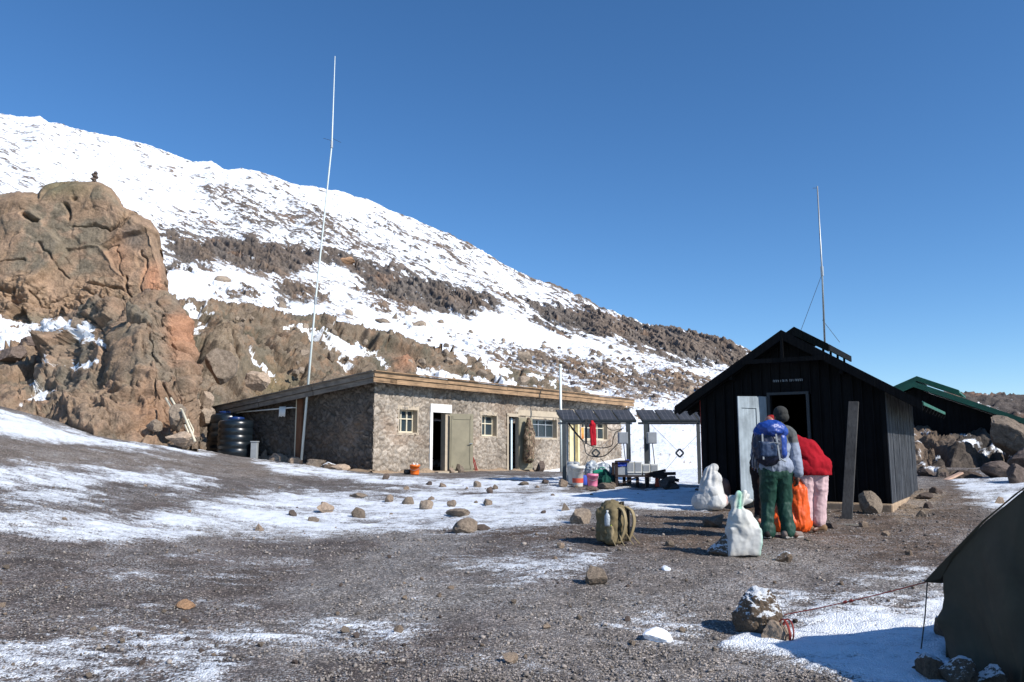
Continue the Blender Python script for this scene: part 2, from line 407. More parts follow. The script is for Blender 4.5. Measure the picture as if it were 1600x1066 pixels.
qw = q + .12*np.stack([nB, nC, nB], -1)
v1 = voro(qw*np.array([5, 4.5, 3])); v2 = voro(qw*np.array([15, 13, 9]))
fac = v1[3]*.8; fac2 = v2[3]*.8*sstep(0, .08, v2[1]-v2[0])
dz = Ym*(.0100*rk*(fac*.8+.5*nA+.4*nB) + .0032*(rk+.10)*fac2 + .0007*nC*(1+2*rk) + .005*nA + .0012*nB)
edge = np.clip((np.arange(VV.shape[0])[:, None])/30, 0, 1)
B[..., 2] += dz*edge
upper = .55+.6*np.clip(nA+.3, 0, 1.2)
big_bare = sstep(380, 300, VV)*0
bare = rk*.58 + (nB*.62+nC*.62)*(.64+.9*rk*(1-rk)) + .2*nA + .05 - .12*rk*fac
bare -= .10*sstep(-60, 45, polysd(U2+60*nW, VV+25*nW2, [(60,215),(120,230),(230,240),(330,275),(310,340),(290,352),(200,300),(130,250),(60,240)]))
bare -= .10*sstep(-20, 12, polysd(U2+20*nW, VV+12*nW2, [(430,290),(500,330),(560,360),(700,410),(780,450),(860,480),(900,470),(700,390),(600,340),(500,295)]))
bare -= .22*sstep(-10, 10, polysd(U2+20*nW, VV+9*nW2, [(560,490),(700,488),(780,490),(850,515),(1000,560),(1140,580),(1120,592),(1000,575),(850,548),(700,535),(560,520)]))
bare -= .3*sstep(-6, 6, polysd(U2+8*nW, VV+5*nW2, [(262,420),(340,425),(410,440),(330,470),(262,465)]))
bare -= .17*sstep(600, 640, VV)
snowm = .735 - bare - .05*sstep(-.3, .5, nW) + .10*sstep(.2, .6, nA)*rk
facs = fac; nBs = nB
colm = np.broadcast_to(np.array(GREYB), B.shape).copy()
colm = mixc(colm, BROWN, sstep(-.3, .4, nA)); colm = mixc(colm, (.25,.145,.085), sstep(.1, .6, nB)*.5*sstep(200, 100, Ym)+.0)
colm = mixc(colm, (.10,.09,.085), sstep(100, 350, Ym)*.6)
colm = mixc(colm, (.2,.155,.12), sstep(150, 90, Ym)); colm = colm*(1+.5*np.clip(facs, -1, 1)+.45*nBs)[..., None]; colm = mixc(colm, (.28,.17,.105), sstep(.35, .7, nW)*.45); colm = mixc(colm, (.045,.04,.038), sstep(.0, .5, -nC-.5*nB)*.6*sstep(.3, .7, rk))  # near-black hollows in the rock bands are shadow painted into the colour
# back side
back = B[-1:].copy(); bk = [back+np.array([0, s1, -s2]) for s1, s2 in ((40, 15), (200, 120), (600, 500))]
Bf = np.concatenate([B]+bk, 0); pad = lambda a: np.concatenate([a]+[a[-1:]]*3, 0)
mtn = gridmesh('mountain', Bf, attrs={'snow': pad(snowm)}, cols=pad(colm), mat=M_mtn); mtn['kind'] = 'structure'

# ---------- generic rock relief: top outline -> bottom outline, with real depth and a back ----------
def relief(name, top, bot, Yf, cols, rows, disp, colf, snowf, mat, backd=8., roundpx=18, roundm=3., xs=None):
    top = np.array(top, float); bot = np.array(bot, float)
    d = np.r_[0, np.cumsum(np.hypot(*np.diff(top, axis=0).T))]; s = np.linspace(0, d[-1], cols)
    tu, tv = np.interp(s, d, top[:, 0]), np.interp(s, d, top[:, 1])
    db = np.interp(s, d, np.linspace(0, 1, len(top))) if len(bot) == len(top) else s/d[-1]
    lb = np.linspace(0, 1, len(bot)); bu, bv = np.interp(db, lb, bot[:, 0]), np.interp(db, lb, bot[:, 1])
    f = np.linspace(0, 1, rows)[:, None]; u = bu+(tu-bu)*f; v = bv+(tv-bv)*f
    jag = fbm(np.stack([s/14, 0*s, 0*s], -1), 4)*2.5
    v = v + jag[None]*f
    dist = linesd(u, v, [tuple(p) for p in top])
    k = np.clip(1-dist/roundpx, 0, 1); Y = Yf(u, v) + roundm*(1-np.sqrt(1-k**2+1e-9))
    pts = Pn(u, v, Y)
    D, aux = disp(pts, u, v)
    gu = np.gradient(pts, axis=1); gv = np.gradient(pts, axis=0); N = np.cross(gu, gv); N /= np.linalg.norm(N, axis=-1)[..., None]+1e-9
    for _ in range(3): N[1:-1, 1:-1] = (N[1:-1, 1:-1]*2+N[:-2, 1:-1]+N[2:, 1:-1]+N[1:-1, :-2]+N[1:-1, 2:]); N /= np.linalg.norm(N, axis=-1)[..., None]+1e-9
    if N[rows//2, cols//2, 1] > 0: N = -N
    pts = pts + N*(D*(1-.6*k**4))[..., None]
    cc = colf(pts, u, v, aux); sn = snowf(pts, u, v, aux)
    ext = []
    for a, b in ((.15, .05), (.45, .35), (1., 1.5)): e = pts[-1:].copy(); kk = (e[..., 1:2]+backd*a)/e[..., 1:2]; e[..., 0:2] *= kk; e[..., 2] -= backd*b*.6+.02*backd; e[..., 0] -= np.sign(backd)*.25*a; ext.append(e)
    pts = np.concatenate([pts]+ext, 0); rep = lambda a: np.concatenate([a]+[a[-1:]]*3, 0)
    o = gridmesh(name, pts, attrs={'snow': rep(sn)}, cols=rep(cc), mat=mat); o['kind'] = 'structure'; return o

def rocky(pts, big=3.0, amp=1.0, fine=1.0, crack=.35):
    w = pts + .06*big*np.stack([fbm(pts/big*1.6+a, 4) for a in (0, 40, 80)], -1)
    _, _, c1, t1 = V1 = voro(w/big*np.array([1, 1, 1.15])); e1 = V1[1]-V1[0]
    V2 = voro(w/(big*.36)+7); e2 = V2[1]-V2[0]; V3 = voro(w/(big*.14)+3); e3 = V3[1]-V3[0]
    r1 = (c1 % 17)/17.-.5; r2 = (V2[2] % 13)/13.-.5
    d = amp*(.45*r1 + .85*t1)*sstep(-.01, .05, e1) - .25*amp*crack*(1-sstep(0, .06, e1))
    d += amp*.34*fine*((.5*r2 + 1.0*V2[3])*sstep(-.01, .06, e2) - .35*crack*(1-sstep(0, .08, e2)))
    d += amp*.12*fine*(1.2*V3[3]-.3*(1-sstep(0, .1, e3)))
    d += amp*.22*fbm(pts*.25, 3) + amp*.10*fine*(np.abs(((pts[..., 2]*.9+.35*pts[..., 0]+1.2*fbm(pts*.3+5, 3)) % 1)-.5)*2) + amp*.10*fine*fbm(pts*1.3, 5, .65, True)+amp*.05*fine*fbm(pts*5, 3, .6)
    return d, (e1, e2, r1, r2)

# upper cliff block
top1 = [(-500,345),(-200,325),(-60,310),(0,304),(28,300),(60,303),(75,292),(100,288),(140,287),(158,289),(172,297),(190,320),(212,332),(236,345),(247,362),(250,388),(258,415),(262,438),(257,460),(256,472)]
bot1 = [(-500,560),(-200,550),(-60,545),(0,545),(28,545),(50,545),(70,545),(90,545),(110,545),(125,545),(140,545),(155,545),(170,545),(185,540),(200,535),(210,530),(220,520),(230,510),(240,500),(250,490)]
cr1 = [(7, 1.6,[(40,336),(50,342),(68,346)]),(2.5,.7,[(110,348),(140,352),(170,358),(188,352),(202,342)]),(2,.6,[(60,383),(72,392),(88,412),(104,432)]),(3,1.2,[(193,430),(196,450),(204,474)]),
  (2,.5,[(0,409),(45,407)]),(5,1.2,[(98,322),(104,338)]),(4,.6,[(112,315),(124,312)]),(3,.8,[(168,358),(182,350),(200,338),(196,328)]),(4,.7,[(120,448),(150,446),(190,450)]),(3,.6,[(220,390),(222,420),(222,470)]),(2,.5,[(195,325),(200,335),(215,340)]),
  (9,1.0,[(0,452),(25,458)]),(3,.7,[(50,460),(62,480),(80,470),(110,458)]),(2,.5,[(160,385),(185,380),(188,430)])]
def d1(p, u, v):
    d, aux = rocky(p, 4.8, .55, .5, .3)
    low = sstep(430, 465, v + 12*np.sin(u*.05)); dl, _ = rocky(p+50, 1.6, .9, 1.0, .5); d = d*(1-low*.5)+dl*low*.9
    for w, dep, pl in cr1: d = d - .38*dep*np.exp(-(linesd(u+9*fbm(p*.8,3), v+6*fbm(p*.8+9,3), pl)/(w*.45))**2)
    d = d 
    return d, (aux, low)
def c1f(p, u, v, aux):
    n = fbm(p*.35, 4); n2 = fbm(p*1.3+3, 4)
    c = np.broadcast_to(np.array((.30,.205,.135)), p.shape).copy()
    c = mixc(c, (.20,.165,.12), sstep(-.1, .45, n)); c = mixc(c, (.37,.25,.17), sstep(.05, .5, -n2)*.6)
    o = sstep(12, -12, np.abs(u-238)-14)*sstep(395, 430, v); c = mixc(c, (.50,.25,.145), o*.9)
    o2 = np.exp(-((u-185)/22)**2-((v-395)/35)**2); c = mixc(c, (.42,.23,.135), o2*.7)
    c = mixc(c, (.15,.14,.08), np.exp(-((u-100)/50)**2-((v-297)/14)**2)*.7); c = mixc(c, (.16,.14,.12), np.exp(-((u-205)/20)**2-((v-368)/18)**2)*.8)
    return c
relief('cliff', top1, bot1, lambda u, v: 38+(480-v)*.012+np.clip(-u, 0, 900)*.01, 460, 330, d1, c1f, lambda p, u, v, a: np.zeros_like(u)-.3+.75*sstep(495, 510, v)*sstep(160, 110, u), M_cliff, 14, 13, 2.6)

# lower cliff with snowy ledges
top2 = [(-500,520),(-200,508),(-60,505),(0,503),(40,506),(80,508),(108,498),(128,482),(150,474),(180,470),(215,470),(236,463),(252,462),(266,474),(278,490),(288,505),(292,530),(296,560),(300,590),(298,610),(302,640),(306,660),(312,690)]
bot2 = [(-500,740),(-200,735),(-60,735),(0,735),(30,735),(60,735),(90,735),(110,735),(130,735),(150,735),(170,735),(190,735),(210,735),(225,735),(240,735),(255,735),(270,735),(285,735),(292,735),(298,735),(304,735),(309,735),(315,735)]
cr2 = [(6,1.0,[(128,500),(150,505),(165,520)]),(2.5,.6,[(165,520),(178,540)]),(3,.5,[(245,560),(250,610),(235,650)]),(3,.8,[(0,550),(30,560)]),(3,.6,[(50,575),(52,560),(85,545)]),(2,.4,[(120,545),(125,580)]),(3,.6,[(215,620),(190,650),(160,640)]),(4,.8,[(262,620),(275,640),(290,630)]),(3,.5,[(276,500),(262,530),(250,540)]),(4,.6,[(100,655),(130,625),(170,600)]),(3,.7,[(60,660),(90,680),(120,690)])]
def d2(p, u, v):
    d, aux = rocky(p, 2.3, .75, 1.05, .45)
    for w, dep, pl in cr2: d = d - .38*dep*np.exp(-(linesd(u+9*fbm(p*.8,3), v+6*fbm(p*.8+9,3), pl)/(w*.45))**2)
    d = d + .9*np.exp(-((u-95)/22)**2-((v-555)/35)**2) + 1.0*np.exp(-((u-225)/45)**2-((v-560)/70)**2) + .9*np.exp(-((u-130)/60)**2-((v-660)/32)**2)
    return d, (aux, 0)
def c2f(p, u, v, aux):
    n = fbm(p*.45+8, 4); n2 = fbm(p*1.7+3, 4)
    c = np.broadcast_to(np.array((.25,.18,.125)), p.shape).copy()
    c = mixc(c, (.18,.152,.115), sstep(-.1, .4, n)); c = mixc(c, (.32,.21,.14), sstep(.0, .5, n2)*.6)
    o = np.exp(-((u-283)/14)**2-((v-530)/45)**2); c = mixc(c, (.4,.2,.115), o*.9); c = mixc(c, (.36,.2,.115), np.exp(-((u-240)/40)**2-((v-660)/35)**2)*.6)
    return c
sn2 = [[(-300,500),(0,508),(60,508),(120,505),(150,515),(175,550),(185,562),(150,550),(120,532),(95,535),(60,545),(20,550),(-300,560)],[(120,572),(165,578),(150,588),(125,585)],[(70,588),(110,580),(100,590)],[(50,605),(85,615),(60,630),(20,640),(45,622)]]
def s2f(p, u, v, aux):
    m = np.zeros_like(u)-.3; n = fbm(p*1.3+20, 4)
    n5 = fbm(p*4.5, 4, .65)
    for q_ in sn2: m = np.maximum(m, -.3+1.1*sstep(-8, 8, polysd(u, v, q_)+n*8))
    return m+ .3*n+.5*n5
def Y2(u, v):
    L = itp(u, [(-500,14),(60,13),(140,7),(200,5),(340,4.5)]); g = np.clip((700-v)/200, -.3, 1.2)
    return 24.3 + np.clip(250-u, 0, 900)*-.006 + L*np.clip(g, 0, 1.3)**1.15 + np.clip(-g, 0, 1)*-1.0
relief('lower_cliff', top2, bot2, Y2, 460, 300, d2, c2f, s2f, M_cliff, 8, 14, 2.)

# brown hill behind the stone building
top3 = [(225,520),(262,474),(300,470),(345,476),(400,484),(440,493),(470,500),(520,502),(560,511),(600,524),(650,540),(700,545),(740,560),(780,572),(830,585),(870,600),(910,612),(950,626),(990,640),(1010,655)]
bot3 = [(u_, 700) for u_, _ in top3]; bot3 = [(225+(1010-225)*k/19, 705+ 25*k/19) for k in range(20)]
cr3 = [(4,1.0,[(300,580),(312,568)]),(5,1.3,[(296,490),(320,498)]),(5,1.2,[(345,505),(380,512)]),(7,1.6,[(370,520),(420,530),(445,545)]),(4,1.,[(340,560),(365,590),(400,610)]),(5,1.,[(430,560),(470,580)]),(5,.9,[(420,600),(470,595)]),(4,1,[(500,512),(530,520)]),(4,1,[(550,515),(580,530)])]
def d3(p, u, v):
    d, aux = rocky(p, 3.2, 1.0, 1.1, .5)
    for w, dep, pl in cr3: d = d - .8*dep*np.exp(-(linesd(u+12*fbm(p*.7,3), v+8*fbm(p*.7+9,3), pl)/w)**2)
    d = d + 1.6*np.exp(-((u-340)/40)**2-((v-570)/45)**2)
    return d, (aux, 0)
def c3f(p, u, v, aux):
    n = fbm(p*.3+8, 4); n2 = fbm(p*1.4+3, 4)
    c = np.broadcast_to(np.array((.19,.148,.108)), p.shape).copy()
    c = mixc(c, (.13,.115,.085), sstep(-.1, .4, n)); c = mixc(c, (.28,.18,.115), sstep(.05, .5, n2)*.6)
    c = mixc(c, (.26,.2,.14), np.exp(-((u-340)/35)**2-((v-580)/35)**2)*.8); c = mixc(c, (.17,.14,.07), np.exp(-((u-430)/35)**2-((v-600)/25)**2)*.7)
    c = mixc(c, (.34,.17,.1), np.exp(-((u-628)/14)**2-((v-572)/16)**2)*.8)
    return c
sn3 = [[(450,512),(490,520),(545,530),(590,548),(600,575),(590,575),(560,572),(520,560),(480,540)],[(385,560),(410,568),(440,580),(445,588),(425,588),(400,575)],[(655,575),(700,590),(760,600),(850,618),(950,640),(1000,650),(1000,670),(640,600)],[(285,478),(320,482),(325,490),(290,490)],[(290,498),(318,505),(315,535),(296,530)],[(690,548),(760,570),(800,585),(860,610),(820,605),(740,580)]]
def s3f(p, u, v, aux):
    m = np.zeros_like(u)-.35; n = fbm(p*.9+20, 4)
    n5 = fbm(p*3.5, 4, .65)
    for q_ in sn3: m = np.maximum(m, -.3+1.0*sstep(-9, 9, polysd(u, v, q_)+n*12))
    return m+ .4*n+.5*n5+.25*aux[0][2]
def Y3(u, v):
    b = itp(u, [(200,31),(400,37),(600,44),(800,50),(1000,56)]); tp = itp(u, [(225,490),(262,474),(400,484),(560,511),(700,545),(830,585),(1010,655)])
    g = np.clip((700-v)/(702-tp), -.2, 1.1); return b + np.sign(g)*16*np.abs(g)**1.2
relief('brown_hill', top3, bot3, Y3, 620, 260, d3, c3f, s3f, M_hill, 12, 10, 2.5)

# right-hand rubble mound and far ridge
top4 = [(1395,655),(1430,668),(1450,672),(1480,688),(1500,683),(1530,680),(1560,682),(1600,690),(1640,700),(1700,700),(1900,690),(2300,680)]
bot4 = [(1395,790),(1430,788),(1450,786),(1480,784),(1500,782),(1530,782),(1560,790),(1600,800),(1640,810),(1700,830),(1900,850),(2300,850)]
cr4 = [(7,1.2,[(1460,715),(1480,730),(1500,735)]),(9,1.6,[(1490,735),(1515,728),(1540,722),(1565,724)]),(6,1.,[(1440,720),(1455,728)]),(5,1,[(1570,712),(1590,720)]),(5,.8,[(1440,700),(1455,705)]),(5,.8,[(1530,700),(1550,695)]),(6,1.,[(1550,765),(1575,770)])]
def d4(p, u, v):
    d, aux = rocky(p, 1.3, .34, 1.2, .5); d = d+.16*fbm(p*1.1, 4, .6, True)
    for w, dep, pl in cr4: d = d - .8*dep*np.exp(-(linesd(u+12*fbm(p*.7,3), v+8*fbm(p*.7+9,3), pl)/w)**2)
    return d, (aux, 0)
def c4f(p, u, v, aux):
    n = fbm(p*.6+8, 4); n2 = fbm(p*2+3, 4)
    c = np.broadcast_to(np.array((.09,.074,.062)), p.shape).copy()
    c = mixc(c, (.065,.058,.052), sstep(-.1, .35, n)); c = mixc(c, (.17,.125,.09), sstep(.05, .5, n2)*.6)
    return mixc(c, (.24,.17,.12), np.exp(-((u-1440)/35)**2-((v-700)/40)**2)*.6)
def s4f(p, u, v, aux):
    n = fbm(p*.9+33, 4); return .02+.8*n+.7*fbm(p*np.array([2.2,2.2,6]),4,.6)
relief('rubble_mound', top4, bot4, lambda u, v: 20.5+np.clip((770-v)/90, -.3, 1.2)*5.5-np.clip(u-1560, 0, 900)*.006, 300, 170, d4, c4f, s4f, M_cliff, 6, 8, 1.)
top5 = [(1300,640),(1440,620),(1480,612),(1505,612),(1530,616),(1560,616),(1600,618),(1700,620),(1900,610),(2300,600)]
bot5 = [(1300,720)]*1+[(1440,720),(1480,720),(1505,720),(1530,720),(1560,720),(1600,720),(1700,720),(1900,720),(2300,720)]
relief('rocky_ridge', top5, bot5, lambda u, v: 48+(700-v)*.12, 300, 110, lambda p, u, v: (rocky(p, 1.6, .35, 1.5, .6)), lambda p, u, v, a: mixc(np.broadcast_to(np.array((.095,.08,.072)), p.shape).copy(), (.19,.12,.085), sstep(0, .5, fbm(p*.5, 4))), lambda p, u, v, a: -.0+1.1*fbm(p*.5+5, 4)+.5*sstep(640, 655, v), M_hill, 10, 5, 2.)
# ---------- materials for built things ----------
def stone_wall_mat(name, light=1.0):
    t = NT(name); cc = t.attr('Col'); n = t.noise(14, 6, .7); n2 = t.noise(60, 4, .7)
    col = t.mix(cc, t.ramp(n, [(.25, .6), (.5, 1.), (.75, 1.35)]), 1., 'MULTIPLY')
    col = t.mix(col, t.ramp(n2, [(.3, .75), (.6, 1.1)]), 1., 'MULTIPLY')
    return t.fin(col, .93, t.bump(t.math('ADD', n, t.math('MULTIPLY', n2, .4)), .8, .03), spec=.2)
M_stone = stone_wall_mat('masonry')
def wood_mat(name, c, axis=(1, 1, 30), dark=.5, rough=.8, bump=.5, spec=.3):
    t = NT(name); v = t.mapping(axis); n = t.noise(1.2, 6, .65, v); n2 = t.noise(3, 5, .6)
    col = t.ramp(n, [(.28, tuple(x*dark for x in c)), (.5, c), (.75, tuple(min(1, x*1.35) for x in c))])
    col = t.mix(col, t.ramp(n2, [(.3, .65), (.6, 1.1)]), 1., 'MULTIPLY')
    return t.fin(col, rough, t.bump(n, bump, .01), spec=spec)
M_fascia = wood_mat('weathered_board', (.31, .20, .115), (1.2, 1.2, 26), .22)
M_fasciad = wood_mat('grey_board', (.2, .17, .14), (1.2, 1.2, 26), .4)
M_black = wood_mat('black_tarred_board', (.006, .006, .007), (22, 22, 1.2), .4, .75, .6, .12)
M_blackl = wood_mat('sunlit_black_board', (.15, .158, .17), (26, 26, 1.0), .35, .75, .7, .12)  # paler copy of the black boards, sunlight on the side wall put into the colour
M_plank = wood_mat('grey_plank', (.052, .05, .049), (24, 24, 1.), .6, .85)
M_brownpost = wood_mat('brown_post', (.16, .075, .04), (24, 24, 1.2), .5)
M_greenroof = simple('green_roof_sheet', (.012, .10, .055), .45, .3, 3, .1)
M_cream = simple('cream_paint', (.62, .56, .42), .6, .12, 5, .1)
M_white = simple('white_paint', (.8, .79, .75), .6, .06, 4, .1)
M_plaster = simple('plaster', (.42, .35, .26), .9, .15, 4, .4, 18, bdist=.02)
M_door = simple('tan_door_paint', (.26, .23, .155), .6, .18, 2.5, .15)
M_yellow = simple('yellow_paint', (.6, .52, .3), .6, .2, 4, .15)
M_dark = simple('dark_interior', (.012, .012, .012), .9, .2)
t = NT('window_glass'); M_glass = t.fin((.03, .045, .055), .08, spec=.9)
M_curtain = simple('curtain', (.55, .68, .74), .8, .1); M_orangec = simple('orange_cloth', (.75, .28, .06), .8, .15)
M_tank = simple('tank_plastic', (.006, .010, .014), .28, .2, 2, .03, 10, spec=.6)
M_tankb = simple('tank_lid', (.01, .03, .12), .3, .2)
M_metal = simple('galvanised_steel', (.36, .38, .39), .45, .15, 6, .05, metal=.6)
M_dmetal = simple('dark_steel', (.06, .07, .075), .5, .2, 6, .05, metal=.3)
M_rope = simple('red_rope', (.28, .04, .03), .85, .2); M_wire = simple('cable', (.03, .03, .03), .6, .1)
M_concrete = simple('concrete', (.36, .26, .17), .95, .25, 4, .6, 30, bdist=.02)
M_orangep = simple('orange_plastic', (.85, .17, .02), .4, .08, 3, .02); M_pink = simple('pink_plastic', (.75, .22, .36), .45, .1, 3, .02)
M_whitep = simple('white_plastic', (.6, .6, .56), .5, .12, 4, .05); M_redp = simple('red_band', (.6, .09, .05), .5, .1)
M_green = simple('green_plastic', (.01, .22, .13), .45, .3, 5, .1); M_blue = simple('blue_cloth', (.03, .07, .42), .7, .3, 6, .3)
M_greyp = simple('grey_plastic', (.28, .30, .32), .5, .15); M_bluedoor = wood_mat('blue_grey_door_paint', (.27, .32, .36), (20, 20, 1.), .75, .65)

# ---------- rocks ----------
def rock_verts(seed, lev=3, sharp=.95):
    if seed == 999: sharp = .3
    bm = bmesh.new(); bmesh.ops.create_icosphere(bm, subdivisions=lev, radius=1)
    v = np.array([x.co for x in bm.verts]); f = [[q.index for q in x.verts] for x in bm.faces]; bm.free()
    r = np.random.default_rng(seed)
    n = r.normal(size=(15, 3)); n /= np.linalg.norm(n, axis=1)[:, None]; dd = r.uniform(.48, .86, 15)
    for k in range(15):
        over = v@n[k]-dd[k]; v -= np.where(over > 0, over*sharp, 0)[:, None]*n[k]
    v *= (1+(.17 if seed == 999 else .11)*fbm(v*(1.9 if seed == 999 else 1.3)+seed*3.1, 4)+.05*fbm(v*5+seed, 3))[:, None]
    v -= (v.max(0)+v.min(0))/2; v /= np.abs(v).max(0)
    return v, f
def rock_me(name, seed, lev=3):
    v, f = rock_verts(seed, lev); me = bpy.data.meshes.new(name); me.from_pydata(v.tolist(), [], f); me.update(); return me
def stonem(name, c, snow=0, scale=4.):
    t = NT(name); oi = t.n('ObjectInfo'); n = t.noise(scale, 7, .7); n2 = t.noise(scale*5, 4, .7)
    col = t.ramp(n, [(.28, tuple(x*.5 for x in c)), (.5, c), (.72, tuple(min(1, x*1.45) for x in c))])
    col = t.mix(col, t.ramp(oi.outputs['Random'], [(0, .7), (1, 1.25)]), 1., 'MULTIPLY')
    col = t.mix(col, t.ramp(n2, [(.3, .7), (.6, 1.15)]), 1., 'MULTIPLY')
    if snow:
        g = t.n('NewGeometry'); sp = t.n('SeparateXYZ'); t.l(g.outputs['Normal'], sp.inputs[0])
        s = t.math('ADD', sp.outputs[2], t.math('MULTIPLY', t.math('SUBTRACT', n, .5), 1.6))
        col = t.mix(col, (.82, .85, .89), t.ramp(s, [(1-snow, 0.), (1-snow+.14, 1.)]))
    return t.fin(col, .92, t.bump(t.math('ADD', n, t.math('MULTIPLY', n2, .4)), .8, .06), spec=.2)
M_rock = stonem('stone', (.27, .215, .165)); M_rockd = stonem('dark_stone', (.13, .1, .085)); M_rocks = stonem('snowy_stone', (.2, .15, .11), .38); M_rockss = stonem('snow_capped_stone', (.22, .165, .12), .58, 7.)
M_rockt = stonem('tan_stone', (.36, .275, .205))
RM = {}
def rockmesh(seed, mat, lev=3):
    k = (seed, mat.name, lev)
    if k not in RM: me = rock_me('stone', seed, lev); me.materials.append(mat); me.polygons.foreach_set('use_smooth', [False]*len(me.polygons)); RM[k] = me
    return RM[k]
def put_rock(p, w, h, d, label, seed, mat=None, name='stone', group=None, cat='stone', lev=3, rz=None, sink=.3):
    o = bpy.data.objects.new(name, rockmesh(seed, mat or M_rock, lev)); o.location = (p[0], p[1], p[2]+h*(.5-sink)); o.scale = (w/2, d/2, h/2*1.25)
    o.rotation_euler = (random.uniform(-.15, .15), random.uniform(-.15, .15), random.uniform(-.3, .3) if rz is None else rz); link(o); return tag(o, label, cat, group)

# ---------- stone building ----------
DF = Vector((.587, .809, 0)); DS = Vector((-.809, .587, 0)); c0 = P(582, 738, 24.5); c0.z = 0
c0xy = (c0.x, c0.y); dfxy = (.587, .809); dsxy = (-.809, .587)
def FW(t, z, out=0.): return Vector((c0.x, c0.y, 0)) + DF*t - DS*out + Vector((0, 0, z))
def SW(s, z, out=0.): return Vector((c0.x, c0.y, 0)) + DS*s - DF*out + Vector((0, 0, z))
def fpx(u, v): return onplane(u, v, c0xy, dfxy)
def spx(u, v): return onplane(u, v, c0xy, dsxy)
ztF = P(585, 583, 23.8).z; LF = 15.9; LS = 7.6; zbk = P(345, 636, 28.3).z
bld = empty('stone_building', (c0.x, c0.y, H(c0.x, c0.y)), 'long low building of rough grey stone under a flat wooden-edged roof', 'building')
L = lambda p: sub(bld, p)
BM = bld.matrix_basis.inverted()
def BMB(): return MB(BM.copy())
bld_inv = Matrix.Translation(-bld.location)
def masonry(name, pf, length, z0, ztop, holes, light, res=.035):
    T = np.arange(-.045, length+res, res); Z = np.linspace(z0, ztop, int((ztop-z0)/res)); tt, zz = np.meshgrid(T, Z)
    p = np.stack([tt, zz, 0*tt], -1); w = p + .06*np.stack([fbm(p*3, 2), fbm(p*3+9, 2), 0*tt], -1)
    f1, f2, cid, tl = voro(w*np.array([4.6, 6.4, 1])); e = f2-f1
    g1, g2, c2, tl2 = voro(w*np.array([9., 11., 1])+5); e2 = g2-g1
    h = .045*sstep(0, .16, e) + .04*tl*sstep(0, .2, e) + .012*sstep(0, .2, e2)+.012*fbm(p*9, 3)
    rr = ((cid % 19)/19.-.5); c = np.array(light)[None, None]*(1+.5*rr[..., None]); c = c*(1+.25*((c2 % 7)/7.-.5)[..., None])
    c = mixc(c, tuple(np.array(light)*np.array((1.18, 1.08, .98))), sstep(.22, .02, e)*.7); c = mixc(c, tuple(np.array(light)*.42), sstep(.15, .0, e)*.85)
    c = mixc(c, (.2, .13, .085), sstep(.15, .6, fbm(p*.8+7, 4))*.4); c = c*(1+.35*fbm(p*.5, 3))[..., None]
    mask = np.ones((len(Z)-1, len(T)-1), bool); tc = (T[:-1]+T[1:])/2; zc = (Z[:-1]+Z[1:])/2
    for a, b, q0, q1 in holes: mask[np.ix_((zc > q0) & (zc < q1), (tc > a) & (tc < b))] = False
    base = pf(0, 0, 0)
    ax = pf(1, 0, 0)-pf(0, 0, 0); no = pf(0, 0, 1)-pf(0, 0, 0)
    V = np.array(base-bld.location)[None, None]+tt[..., None]*np.array(ax)+h[..., None]*np.array(no); V[..., 2] = zz-bld.location.z
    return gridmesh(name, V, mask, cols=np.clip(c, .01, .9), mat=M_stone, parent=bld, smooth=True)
zb = min(H(c0.x+9, c0.y+12), H(c0.x, c0.y))-.5
ops = {}
for nm, (ua, va, ub, vb) in dict(w1=(621,640,651,678), d1=(673,645,702,737), w2=(750.5,649,775,683), d2=(792,651,808,736.5), w3=(821.5,655,869,685.5), d3=(889,658,902,733), w4=(906.5,660.5,948,688)).items():
    um, vm = (ua+ub)/2, (va+vb)/2
    ops[nm] = (fpx(ua, vm)[0], fpx(ub, vm)[0], fpx(um, vb)[1], fpx(um, va)[1])
holes = list(ops.values())
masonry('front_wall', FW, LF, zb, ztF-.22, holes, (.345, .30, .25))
w_side = masonry('side_wall', SW, LS, zb, ztF-.22, [], (.125, .105, .088))  # stone colour darkened on this wall to stand in for its shade
# trim the side wall top to the falling roof
me = w_side.data
for v_ in me.vertices:
    s_ = (Vector((v_.co.x, v_.co.y, 0))+bld.location-c0).dot(DS); zt = ztF-.2+(zbk-ztF)*s_/LS-bld.location.z
    if v_.co.z > zt: v_.co.z = zt
# inner shell keeps the rooms dark
mb = MB(bld_inv)
a, b = FW(.3, 0, -.3), FW(LF-.3, 0, -.3); c_, d_ = b+DS*6.8, a+DS*6.8
for p_, q_ in ((b, c_), (c_, d_)): mb.bar(Vector((p_.x, p_.y, zb+1.4)), Vector((q_.x, q_.y, zb+1.4)), .2, 2.6)
mb.build('back_wall', M_stone, bld)
mb = MB(bld_inv); n_ = mb.prism([FW(.1, H(c0.x, c0.y)-.02, -.1)+Vector((0,0,0)), FW(LF-.1, H(c0.x, c0.y)-.02, -.1), FW(LF-.1, H(c0.x, c0.y)-.02, -.1)+DS*7, FW(.1, H(c0.x, c0.y)-.02, -.1)+DS*7], (0, 0, -.3)); mb.build('floor_slab', M_dark, bld)
